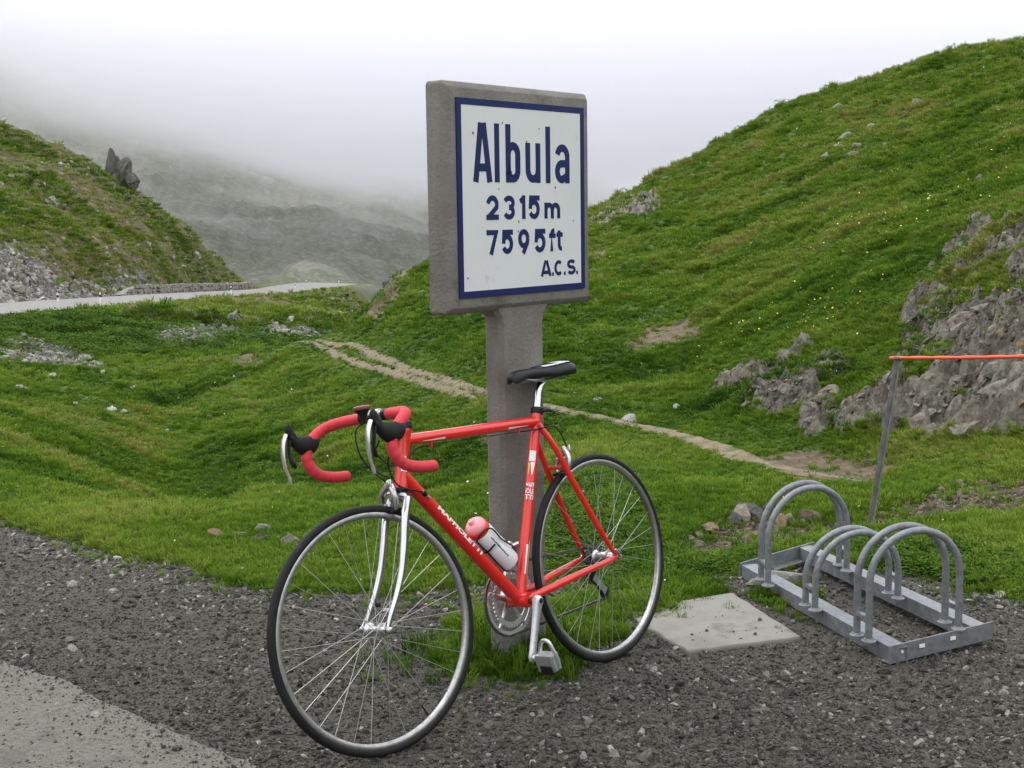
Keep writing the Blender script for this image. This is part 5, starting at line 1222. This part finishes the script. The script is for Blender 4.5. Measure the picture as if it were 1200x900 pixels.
# water bottle sits in the cage: its own thing
bo_l = Vector(cv(bpt(.497, ctr, 0))); bd_l = Vector(cv(bpt(.297, ctr, 0))) - bo_l; bd_l.normalize()
q = bd_l.to_track_quat('Z', 'Y').to_matrix().to_4x4(); bw = BM @ Matrix.Translation(bo_l) @ q
bottle = thing('water_bottle', mw=bw); tag(bottle, 'white plastic water bottle with pink cap in the bicycle frame', 'bottle')
MB().lathe((0, 0, 0), (0, 0, 1), [(0, .028), (.002, .033), (.008, .0362), (.09, .0362), (.094, .0350), (.100, .0350), (.104, .0362), (.150, .0362), (.157, .034)], 40).build('bottle_body', m_bottle, bottle, angle=50)
MB().lathe((0, 0, .157), (0, 0, 1), [(-.002, .033), (0, .0345), (.016, .0345), (.018, .033)], 40).build('bottle_collar', m_collar, bottle)
MB().lathe((0, 0, .174), (0, 0, 1), [(-.001, .032), (.002, .0335), (.010, .032), (.018, .026), (.022, .018), (.023, .011), (.030, .010), (.033, .007)], 36).build('bottle_cap', m_cap, bottle)
# thin dark print along the bottle, on the side towards the road
cl = bw.inverted() @ Vector(CAM); pa = math.atan2(cl.y, cl.x) + .35
mb = MB(); rr = random.Random(9); zz = .045
while zz < .135:
    w = rr.uniform(.002, .006); h0, h1 = -.0022, .0022 + rr.uniform(-.001, .0012); ps = []
    for z_, a in ((zz, h0), (zz + w, h0), (zz + w, h1), (zz, h1)): ps.append((math.cos(pa + a / .036) * .0365, math.sin(pa + a / .036) * .0365, z_))
    mb.add(ps, [(0, 1, 2, 3)]); zz += w + .0012
mb.build('bottle_print', m_black, bottle, smooth=False)
# ------------------------------------------------------------------ scattered ground cover (instances on points)
def proto(name, me):
    o = bpy.data.objects.new(name, me); return o                       # not linked: only a source shape
def scatter(name, V, rot, scl, idx_, tint, protos, label, cat=None):
    me = bpy.data.meshes.new(name); me.vertices.add(len(V)); me.vertices.foreach_set('co', np.asarray(V, np.float32).ravel())
    for nm, ty, data, fld in (('rot', 'FLOAT_VECTOR', rot, 'vector'), ('scl', 'FLOAT_VECTOR', scl, 'vector'), ('pick_id', 'INT', idx_, 'value'), ('tint', 'FLOAT', tint, 'value')):
        a = me.attributes.new(nm, ty, 'POINT'); a.data.foreach_set(fld, np.asarray(data, np.int32 if ty == 'INT' else np.float32).ravel())
    o = bpy.data.objects.new(name, me); COL.objects.link(o); tag(o, label, cat, None, 'stuff')
    ng = bpy.data.node_groups.new(name, 'GeometryNodeTree'); ng.interface.new_socket('Geometry', in_out='INPUT', socket_type='NodeSocketGeometry'); ng.interface.new_socket('Geometry', in_out='OUTPUT', socket_type='NodeSocketGeometry')
    N, L = ng.nodes, ng.links; gi = N.new('NodeGroupInput'); go = N.new('NodeGroupOutput'); ip = N.new('GeometryNodeInstanceOnPoints')
    g2 = N.new('GeometryNodeGeometryToInstance')
    for p in reversed(protos):
        oi = N.new('GeometryNodeObjectInfo'); oi.inputs['Object'].default_value = p; oi.transform_space = 'ORIGINAL'; L.new(oi.outputs['Geometry'], g2.inputs[0])
    def na(nm, ty):
        a = N.new('GeometryNodeInputNamedAttribute'); a.data_type = ty; a.inputs[0].default_value = nm; return a.outputs[0]
    L.new(gi.outputs[0], ip.inputs['Points']); L.new(g2.outputs[0], ip.inputs['Instance']); ip.inputs['Pick Instance'].default_value = True
    L.new(na('pick_id', 'INT'), ip.inputs['Instance Index']); L.new(na('rot', 'FLOAT_VECTOR'), ip.inputs['Rotation']); L.new(na('scl', 'FLOAT_VECTOR'), ip.inputs['Scale'])
    L.new(ip.outputs[0], go.inputs[0]); md = o.modifiers.new('scatter', 'NODES'); md.node_group = ng
    return o
def leaf_material(name, stops, tipmul=1.45, transl=.25, rough=.6):
    m = bpy.data.materials.new(name); m.use_nodes = True; N = m.node_tree.nodes; L = m.node_tree.links; b = N['Principled BSDF']; b.inputs['Roughness'].default_value = rough; b.inputs['Specular IOR Level'].default_value = .08
    a = attr(N, 'tint', 'INSTANCER'); r = N.new('ShaderNodeValToRGB'); e = r.color_ramp.elements
    while len(e) < len(stops): e.new(.5)
    for q, (p, c) in zip(e, stops): q.position = p; q.color = (*c, 1)
    L.new(a.outputs['Fac'], r.inputs[0])
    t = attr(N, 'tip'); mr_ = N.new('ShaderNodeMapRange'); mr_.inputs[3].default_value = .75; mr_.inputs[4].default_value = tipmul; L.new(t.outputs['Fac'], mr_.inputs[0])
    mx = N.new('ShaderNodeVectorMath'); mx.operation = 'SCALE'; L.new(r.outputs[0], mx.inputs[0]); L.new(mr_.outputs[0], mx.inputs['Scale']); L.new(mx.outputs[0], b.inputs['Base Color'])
    tr_ = N.new('ShaderNodeBsdfTranslucent'); L.new(mx.outputs[0], tr_.inputs[0]); ms = N.new('ShaderNodeMixShader'); ms.inputs[0].default_value = transl
    L.new(b.outputs[0], ms.inputs[1]); L.new(tr_.outputs[0], ms.inputs[2]); L.new(ms.outputs[0], N['Material Output'].inputs[0]); return m
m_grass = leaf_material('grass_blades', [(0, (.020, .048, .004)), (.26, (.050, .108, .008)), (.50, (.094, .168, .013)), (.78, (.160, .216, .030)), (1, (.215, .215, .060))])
def tuft_mesh(seed, blades, height, spread, width, lean=.5, wide=False):
    r = random.Random(seed); V, Fc, tip = [], [], []
    for _ in range(blades):
        a = r.uniform(0, 6.283); d = spread * math.sqrt(r.random()); bx, by = d * math.cos(a), d * math.sin(a); h = height * r.uniform(.45, 1.05); ln = lean * r.uniform(.2, 1.2) * h
        la = a + r.gauss(0, .8); dx, dy = math.cos(la), math.sin(la); w = width * r.uniform(.6, 1.2); wx, wy = -dy * w / 2, dx * w / 2
        if r.random() < .5: wx, wy = wx * .6 + dx * w * .3, wy * .6 + dy * w * .3
        k = len(V)
        for t, wd in ((0, .8), (.4, 1.), (.75, .7)):
            o_ = ln * t * t; z = h * t * (1 - .18 * t)
            V += [(bx + dx * o_ + wx * wd, by + dy * o_ + wy * wd, z), (bx + dx * o_ - wx * wd, by + dy * o_ - wy * wd, z)]; tip += [t, t]
        V.append((bx + dx * ln, by + dy * ln, h * .80)); tip.append(1)
        Fc += [(k, k+1, k+3, k+2), (k+2, k+3, k+5, k+4), (k+4, k+5, k+6)]
    me = bpy.data.meshes.new('tuft'); me.from_pydata(V, [], Fc); a = me.attributes.new('tip', 'FLOAT', 'POINT'); a.data.foreach_set('value', np.array(tip, np.float32))
    me.materials.append(m_grass); return me
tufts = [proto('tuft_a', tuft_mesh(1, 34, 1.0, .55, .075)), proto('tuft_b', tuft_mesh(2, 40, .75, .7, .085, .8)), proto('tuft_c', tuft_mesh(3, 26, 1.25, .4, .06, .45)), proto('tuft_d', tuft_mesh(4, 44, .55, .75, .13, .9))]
# choose points on the height field, spread evenly over what the eye sees of it
def face_area_px():
    ax_, ay_ = PXF[1:, :-1] - PXF[:-1, :-1], PYF[1:, :-1] - PYF[:-1, :-1]; bx_, by_ = PXF[:-1, 1:] - PXF[:-1, :-1], PYF[:-1, 1:] - PYF[:-1, :-1]
    return -(ax_ * by_ - ay_ * bx_)
q1, q2, q3 = project(allv); PXF, PYF = q1.reshape(XG.shape), q2.reshape(XG.shape)
vis = np.clip(face_area_px(), 0, 400); vis[(fr < 3) | (np.abs(faz) > math.radians(31))] = 0
fgr = (1 - np.clip(fa(gravel) * 1.3, 0, 1)) * (1 - np.clip(fa(rock) * (.55 + .9 * sstep(-.15, .2, -fa(crag))), 0, 1)) * (1 - np.clip(fa(dirt) * .95, 0, 1)) * (1 - np.clip(fa(clear) * .93, 0, 1)) * (1 - np.clip(fa(pale) * .8, 0, 1))
def sample(w, n, seed):
    g = np.random.default_rng(seed); p = w.ravel() / w.sum(); k = g.choice(p.size, n, p=p); i, j = np.unravel_index(k, w.shape); u, v = g.random(n), g.random(n)
    def bl(A): return (A[i, j] * (1-u) + A[i+1, j] * u) * (1-v) + (A[i, j+1] * (1-u) + A[i+1, j+1] * u) * v
    sample.bl = bl
    return np.stack([bl(XF), bl(YF), bl(ZF)], -1), bl(RG), g
wv = vis * fgr * (fr < 92) * (np.abs(fa(dr)) > 6)
V, r, g = sample(wv, 180000, 5); trd = sample.bl(trod)
dens = .6 * fbm(V[:, 0] * 1.6, V[:, 1] * 1.6, octs=3, seed=37) * sstep(8, 14, r) + .7 * fbm(V[:, 0] * .9, V[:, 1] * .9, octs=3, seed=15); big = fbm(V[:, 0] * .16, V[:, 1] * .16, octs=3, seed=16); mid = fbm(V[:, 0] * .45, V[:, 1] * .45, octs=3, seed=18)
h = np.interp(r, [3, 5, 7, 11, 20, 40, 90], [.042, .046, .056, .068, .098, .17, .32]) * (1 - .3 * trd) * np.clip(.8 + .55 * dens + .3 * g.normal(size=len(r)) * .6, .35, 1.8)
hillw = sstep(-.5, 1.5, V[:, 0] - .02 * r) * sstep(9, 13, r) + .3 * sstep(7.5, 6.2, r)
pxv, pyv, _ = project(V); dry = sstep(260, 60, pxv) * sstep(455, 520, pyv) * (r < 40) * sstep(6.5, 9, r)
tint = np.clip(.43 + .14 * hillw + .16 * dry + .34 * big + (.42 + .25 * dry) * mid + .36 * dens + .12 * g.normal(size=len(r)), 0, 1)
sc3 = np.stack([h * g.uniform(.8, 1.25, len(r)), h * g.uniform(.8, 1.25, len(r)), h * g.uniform(.75, 1.2, len(r))], -1)
rot = np.stack([g.normal(0, .12, len(r)), g.normal(0, .12, len(r)), g.uniform(0, 6.283, len(r))], -1)
V[:, 2] -= h * .06
# blades creeping out into the gravel along its rim
ew = vis * np.clip(blur((gravel > .5).astype(float), 5)[:-1, :-1] * (1 - blur((gravel > .5).astype(float), 5)[:-1, :-1]) * 4, 0, 1) ** 1.5 * (fr < 9)
V3, r3, g3 = sample(ew, 1500, 71); h3 = g3.uniform(.012, .045, len(r3))
V = np.concatenate([V, V3]); h = np.concatenate([h, h3]); tint = np.concatenate([tint, np.clip(.5 + .2 * g3.normal(size=len(r3)), 0, 1)]); r = np.concatenate([r, r3])
sc3 = np.concatenate([sc3, np.stack([h3, h3, h3], -1)]); rot = np.concatenate([rot, np.stack([0 * h3, 0 * h3, g3.uniform(0, 6.28, len(r3))], -1)])
scatter('meadow_grass', V, rot, sc3, g.integers(0, 4, len(r)), tint, tufts, 'green tussocky grass covering the meadow and hillside', 'grass')
# long grass left standing round the sign post
g4 = np.random.default_rng(81); n4 = 260; a4, d4 = g4.uniform(0, 6.28, n4), np.abs(g4.normal(0, .13, n4)) + .04; V4 = np.stack([np.minimum(sc0[0] - .03 + d4 * np.cos(a4) * 1.25, .17), sc0[1] + .04 + d4 * np.sin(a4), 0 * a4], -1); V4[:, 2] = [gz(x, y) for x, y, _ in V4]; h4 = g4.uniform(.05, .125, n4) * np.exp(-d4 * 1.6)
scatter('tall_grass', V4, np.stack([g4.normal(0, .15, n4), g4.normal(0, .15, n4), a4], -1), np.stack([h4 * .9, h4 * .9, h4 * 1.15], -1), g4.integers(0, 3, n4), np.clip(.3 + .15 * g4.normal(size=n4), 0, 1), tufts, 'longer dark green grass round the foot of the sign post', 'grass')
# coarse herbs: on the road bank, in the dip, near the wheel
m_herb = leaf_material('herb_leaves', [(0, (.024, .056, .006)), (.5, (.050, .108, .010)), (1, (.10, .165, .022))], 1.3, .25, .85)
def herb_mesh(seed, n=26):
    r_ = random.Random(seed); V, Fc, tip = [], [], []
    for _ in range(n):
        a = r_.uniform(0, 6.283); d = .75 * math.sqrt(r_.random()); z = r_.uniform(.15, .75) * (1 - .5 * d); c = Vector((d * math.cos(a), d * math.sin(a), z)); L_ = r_.uniform(.18, .34); W_ = L_ * .5
        dv = Vector((math.cos(a + r_.gauss(0, .7)), math.sin(a + r_.gauss(0, .7)), r_.uniform(-.3, .5))).normalized(); sd_ = dv.cross(Vector((0, 0, 1))).normalized(); k = len(V)
        for t, w in ((0, .15), (.35, 1), (.7, .8), (1, .05)):
            p = c + dv * L_ * t + Vector((0, 0, -.12 * L_ * t * t)); V += [tuple(p + sd_ * W_ * w / 2), tuple(p - sd_ * W_ * w / 2)]; tip += [t, t]
        Fc += [(k, k+1, k+3, k+2), (k+2, k+3, k+5, k+4), (k+4, k+5, k+7, k+6)]
    me = bpy.data.meshes.new('herb'); me.from_pydata(V, [], Fc); a_ = me.attributes.new('tip', 'FLOAT', 'POINT'); a_.data.foreach_set('value', np.array(tip, np.float32)); me.materials.append(m_herb); return me
herbs = [proto('herb_a', herb_mesh(1)), proto('herb_b', herb_mesh(2)), proto('herb_c', herb_mesh(3, 36))]
herbm = np.clip(blur(pmask([[(640, 650), (650, 590), (720, 560), (780, 600), (800, 650), (880, 640), (880, 672), (640, 690)], [(980, 640), (1200, 640), (1200, 690), (1060, 690)], [(60, 372), (380, 345), (400, 380), (60, 400)]], 5, 130, 10), 2), 0, 1)
clump = sstep(-.05, .35, fbm(XG * 1.1, YG * 1.1, octs=2, seed=19)); bank = ((RG > 60) & (RG < 150) & (AZG < -.09)).astype(float)
wv = vis * fgr * fa((herbm + .03 * (RG > 7) * clump + bank * .5 * sstep(-.2, .3, fbm(XG * .25, YG * .25, octs=2, seed=29))) * (.2 + .8 * clump)) * (fr < 150) * (fa(dr) > 6.5) * (fr < np.where(fa(lefthill) > .3, 0, 999))
V, r, g = sample(wv, 9000, 8); bw_ = vis * fgr * fa(bank * (.1 + sstep(-.25, .2, fbm(XG * .22, YG * .22, octs=3, seed=29)))) * (fa(dr) > 6.5) * (fa(lefthill) < .3); V2, r2, _ = sample(bw_, 3500, 88); V = np.concatenate([V, V2]); r = np.concatenate([r, r2]); h = np.interp(r, [4, 7, 15, 60, 120], [.05, .07, .12, .4, .65]) * g.uniform(.6, 1.3, len(r))
scatter('herbs', V, np.stack([g.normal(0, .15, len(r)), g.normal(0, .15, len(r)), g.uniform(0, 6.28, len(r))], -1), np.stack([h, h, h * g.uniform(.7, 1.1, len(r))], -1), g.integers(0, 3, len(r)), np.clip(.5 + .25 * g.normal(size=len(r)), 0, 1), herbs, 'broad leaved green herbs growing between the grass', 'herbs')
# thin cover of the left slope: low tussocks
wv = vis * fa(lefthill) * (1 - np.clip(fa(scree), 0, 1)) * (fr < 205)
V, r, g = sample(wv, 16000, 9); pt = fbm(V[:, 0] * .12, V[:, 1] * .12, octs=3, seed=23); keep = (pt + .3 * g.normal(size=len(r))) > -.4; V, r, pt = V[keep], r[keep], pt[keep]
h = g.uniform(.25, .6, len(r)); scatter('slope_grass', V, np.stack([g.normal(0, .1, len(r)), g.normal(0, .1, len(r)), g.uniform(0, 6.28, len(r))], -1), np.stack([h * 1.5, h * 1.5, h], -1), g.integers(0, 4, len(r)), np.clip(.62 - .55 * pt + .16 * g.normal(size=len(r)), 0, 1), tufts, 'thin green and brown grass on the left slope', 'grass')
# stones of scree and stone patches
PEB = []
for k in range(6):
    me = rock_data(300 + k, 1 if k < 3 else 2, .9, 7, .1)
    PEB.append(me)
def stone_material(name, stops):
    m = bpy.data.materials.new(name); m.use_nodes = True; N = m.node_tree.nodes; L = m.node_tree.links; b = N['Principled BSDF']; b.inputs['Roughness'].default_value = .85; b.inputs['Specular IOR Level'].default_value = .3
    a = attr(N, 'tint', 'INSTANCER'); r = N.new('ShaderNodeValToRGB'); e = r.color_ramp.elements
    while len(e) < len(stops): e.new(.5)
    for q, (p, c) in zip(e, stops): q.position = p; q.color = (*c, 1)
    L.new(a.outputs['Fac'], r.inputs[0]); tcn = N.new('ShaderNodeTexCoord'); nz = N.new('ShaderNodeTexNoise'); nz.inputs['Scale'].default_value = 2.5; nz.inputs['Detail'].default_value = 5; L.new(tcn.outputs['Object'], nz.inputs['Vector'])
    mr_ = N.new('ShaderNodeMapRange'); mr_.inputs[1].default_value = .3; mr_.inputs[2].default_value = .7; mr_.inputs[3].default_value = .6; mr_.inputs[4].default_value = 1.35; L.new(nz.outputs['Fac'], mr_.inputs[0])
    mx = N.new('ShaderNodeVectorMath'); mx.operation = 'SCALE'; L.new(r.outputs[0], mx.inputs[0]); L.new(mr_.outputs[0], mx.inputs['Scale']); L.new(mx.outputs[0], b.inputs['Base Color'])
    nb = N.new('ShaderNodeTexNoise'); nb.inputs['Scale'].default_value = 3.5; nb.inputs['Detail'].default_value = 8; nb.inputs['Roughness'].default_value = .75; L.new(tcn.outputs['Object'], nb.inputs['Vector'])
    bp = N.new('ShaderNodeBump'); bp.inputs['Strength'].default_value = .8; bp.inputs['Distance'].default_value = .02; L.new(nb.outputs['Fac'], bp.inputs['Height']); L.new(bp.outputs[0], b.inputs['Normal']); return m
m_scree = stone_material('scree_stone', [(0, (.10, .095, .08)), (.5, (.21, .203, .178)), (.85, (.33, .32, .285)), (1, (.46, .44, .40))])
m_peb = stone_material('gravel_stone', [(0, (.045, .042, .035)), (.45, (.105, .099, .084)), (.75, (.185, .176, .152)), (.93, (.29, .278, .248)), (1, (.46, .445, .40))])
sp_ = [proto('scree_a', with_mat(PEB[k], m_scree)) for k in range(4)]
wv = vis * (fa(scree) + .8 * fa(pale) * (fr < 200) + .04 * fa(lefthill) + .12 * np.clip(fa(dirt), 0, 1) * 0) * (fa(dr) > 3.2)
V, r, g = sample(wv, 11000, 12); h = np.interp(r, [40, 60, 100, 200, 400], [.06, .085, .17, .28, .5]) * np.exp(g.normal(0, .45, len(r)))
scatter('scree', V, g.uniform(0, 6.28, (len(r), 3)), np.stack([h, h, h * .7], -1), g.integers(0, 4, len(r)), np.clip(.45 + .25 * g.normal(size=len(r)), 0, 1), sp_, 'grey rubble of loose stones on the slopes', 'rubble')
m_earth = stone_material('earth_stone', [(0, (.07, .055, .036)), (.5, (.16, .13, .09)), (.8, (.25, .22, .175)), (1, (.38, .35, .30))])
# rubble on the bare earth and at the crag feet
wv = vis * np.clip(fa(dirt) * 1.0 + .25 * fa(rock) , 0, 1) * (fr < 8.6)
V, r, g = sample(wv, 2400, 13); h = np.interp(r, [6, 10, 30], [.010, .017, .06]) * np.exp(g.normal(0, .5, len(r)))
scatter('rubble', V, g.uniform(0, 6.28, (len(r), 3)), np.stack([h, h, h * .7], -1), g.integers(0, 4, len(r)), np.clip(.5 + .25 * g.normal(size=len(r)), 0, 1), [proto('earth_stone', with_mat(PEB[k], m_earth)) for k in range(4)], 'small stones on the bare earth', 'rubble')
# splintered stone of the crags, lying along the bedding
wv = vis * np.clip(fa(rock) * 1.2 - .15, 0, 1) * (fr < 80) * sstep(-.35, .15, fa(crag))
wv = wv * (fr < 22); V, r, g = sample(wv, 4200, 21); h = np.interp(r, [8, 12, 20, 60], [.009, .012, .018, .06]) * np.exp(g.normal(0, .5, len(r)))
m_crag = stone_material('crag_stone', [(0, (.07, .062, .046)), (.4, (.17, .155, .12)), (.75, (.28, .26, .215)), (.92, (.40, .378, .325)), (1, (.24, .17, .10))])
cp_ = [proto('crag_piece', with_mat(PEB[k], m_crag)) for k in range(6)]
scatter('crag_rubble', V, np.stack([g.normal(0, .6, len(r)), g.normal(-.75, .5, len(r)), g.normal(0, .9, len(r))], -1), np.stack([h * 1.5, h, h * .8], -1), g.integers(0, 6, len(r)), np.clip(.45 + .24 * g.normal(size=len(r)), 0, 1), cp_, 'splintered grey stone fragments of the crags', 'rubble')
# gravel
gp = [proto('pebble', with_mat(PEB[k], m_peb)) for k in range(6)]
wg = np.clip(fa(gravel), 0, 1) * (fr < 10.5) * (np.abs(faz) < math.radians(26)) * np.clip(vis, 0, 60); V, r, g = sample(wg, 110000, 14)
vergen = sstep(.35, .0, np.abs(dist_poly(V[:, 0], V[:, 1], LOT_EDGE[:18])[0] - .15)); coarse = fbm(V[:, 0] * 1.4, V[:, 1] * 1.4, octs=2, seed=44)
h = .0035 * np.exp(g.normal(0, .55, len(r))) * (1 + .5 * vergen + .25 * coarse); bigger = g.random(len(r)) < .02; h = np.where(bigger, h * 2.1, h); h = np.clip(h, .0022, .024)
tint = np.clip(.42 + .25 * g.normal(size=len(r)) + .22 * vergen + .22 * coarse, 0, 1); tint = np.where(bigger, np.clip(tint + .2, 0, 1), tint); tint = np.where(g.random(len(r)) < .035, .93 + .07 * g.random(len(r)), tint)
onroad = in_poly(V[:, 0], V[:, 1], ex + [(-2, -6), (-9, -6)]); onslab = in_poly(V[:, 0], V[:, 1], sc_)
h = np.where(onroad, h * .7, h); tint = np.where(onroad, np.clip(tint + .22, 0, 1), tint); de_ = dist_poly(V[:, 0], V[:, 1], ex[::12])[0]; keep = (~onroad | (g.random(len(r)) < .04 + .55 * np.exp(-de_ / .10))) & (~onslab | (g.random(len(r)) < .02)); V[:, 2] = np.where(onroad, .027, np.where(onslab, .015, V[:, 2])) + h * .2
V, h, tint = V[keep], h[keep], tint[keep]; n_ = len(h)
scatter('gravel', V, np.stack([g.normal(0, .6, n_), g.normal(0, .6, n_), g.uniform(0, 6.28, n_)], -1), np.stack([h * 1.2, h, h * .8], -1), g.integers(0, 6, n_), tint, gp, 'loose dark grey gravel stones covering the parking ground', 'gravel')
# flowers: small yellow and white heads
def flower_mesh(m):
    mb = MB(); n = 7; mb.add([(0, 0, .05)] + [(math.cos(k * 6.283 / n), math.sin(k * 6.283 / n), .25 * (k % 2)) for k in range(n)], [(0, k + 1, (k + 1) % n + 1) for k in range(n)]); me = mb.mesh('flower', False); me.materials.append(m); return me
fy = proto('flower_yellow', flower_mesh(mat('yellow_petals', (.72, .56, .05), .6))); fw_ = proto('flower_white', flower_mesh(mat('white_petals', (.72, .72, .66), .6))); fp = proto('flower_pink', flower_mesh(mat('pink_petals', (.55, .2, .25), .6)))
ymask = blur(pmask([[(800, 420), (900, 330), (1000, 260), (1100, 190), (1200, 150), (1200, 260), (1080, 310), (1000, 390), (900, 425)], [(930, 370), (1010, 360), (1010, 400), (930, 410)]], 8, 60, 12), 2)
wv = vis * fgr * fa(ymask * 1.0 * sstep(-.1, .3, fbm(XG * .8, YG * .8, octs=2, seed=55)) + .05) * (fr < 75) * (fr > 5)
V, r, g = sample(wv, 480, 15); h = np.interp(r, [5, 10, 30, 70], [.0042, .007, .016, .03]) * g.uniform(.6, 1.3, len(r)); V[:, 2] += np.interp(r, [5, 12, 50], [.05, .09, .26]) * g.uniform(.7, 1.2, len(r))
yl = np.where((PXF.min() < 0) & (V[:, 0] > 1.2), g.random(len(r)) < .85, g.random(len(r)) < .18)
scatter('wildflowers', V, np.stack([g.normal(.5, .5, len(r)), g.normal(0, .5, len(r)), g.uniform(0, 6, len(r))], -1), np.stack([h, h, h], -1), np.where(yl, 0, np.where(g.random(len(r)) < .95, 1, 2)), np.zeros(len(r)), [fy, fw_, fp], 'tiny yellow and white wildflowers dotted over the grass', 'flowers')

# ------------------------------------------------------------------ low cloud over the mountain
CLOUD_TILT, CLOUD_LUMP, CLOUD_BASE, CLOUD_SOFT, CLOUD_RHO, CLOUD_THIN = .0021, 52., 3., 32., .064, .0007
cb = MB(); cb.box((0, 0, 0), (900, 190, 170))
m_cloud = bpy.data.materials.new('cloud_vapour'); m_cloud.use_nodes = True; N = m_cloud.node_tree.nodes; L = m_cloud.node_tree.links
N.remove(N['Principled BSDF']); pv = N.new('ShaderNodeVolumePrincipled'); pv.inputs['Color'].default_value = (.984, .984, 1., 1); pv.inputs['Anisotropy'].default_value = .8
tcn = N.new('ShaderNodeNewGeometry'); sp3 = N.new('ShaderNodeSeparateXYZ'); L.new(tcn.outputs['Position'], sp3.inputs[0])
nz = N.new('ShaderNodeTexNoise'); nz.inputs['Scale'].default_value = .0085; nz.inputs['Detail'].default_value = 4.; nz.inputs['Roughness'].default_value = .55; L.new(tcn.outputs['Position'], nz.inputs['Vector'])
def mth(op, a, b_, clamp=False):
    x = N.new('ShaderNodeMath'); x.operation = op; x.use_clamp = clamp
    for i, q in enumerate((a, b_)):
        if isinstance(q, (int, float)): x.inputs[i].default_value = q
        else: L.new(q, x.inputs[i])
    return x.outputs[0]
# the cloud base climbs the mountain to the left
xl = mth('MINIMUM', sp3.outputs[0], 0.); zz = mth('SUBTRACT', sp3.outputs[2], mth('MULTIPLY', mth('MULTIPLY', xl, xl), CLOUD_TILT)); zz = mth('ADD', zz, mth('MULTIPLY', mth('SUBTRACT', nz.outputs['Fac'], .5), CLOUD_LUMP))
dn_ = mth('DIVIDE', mth('SUBTRACT', zz, CLOUD_BASE), CLOUD_SOFT, True); dn_ = mth('MULTIPLY', dn_, CLOUD_RHO); dn_ = mth('ADD', dn_, CLOUD_THIN); dn_ = mth('MULTIPLY', dn_, mth('DIVIDE', mth('SUBTRACT', 92., sp3.outputs[2]), 40., True))
L.new(dn_, pv.inputs['Density']); L.new(pv.outputs[0], N['Material Output'].inputs['Volume'])
o = cb.build('low_cloud', m_cloud, None, smooth=False); o.location = (-60, 385, 55); tag(o, 'white low cloud hiding the top of the far mountain', 'cloud', None, 'stuff')
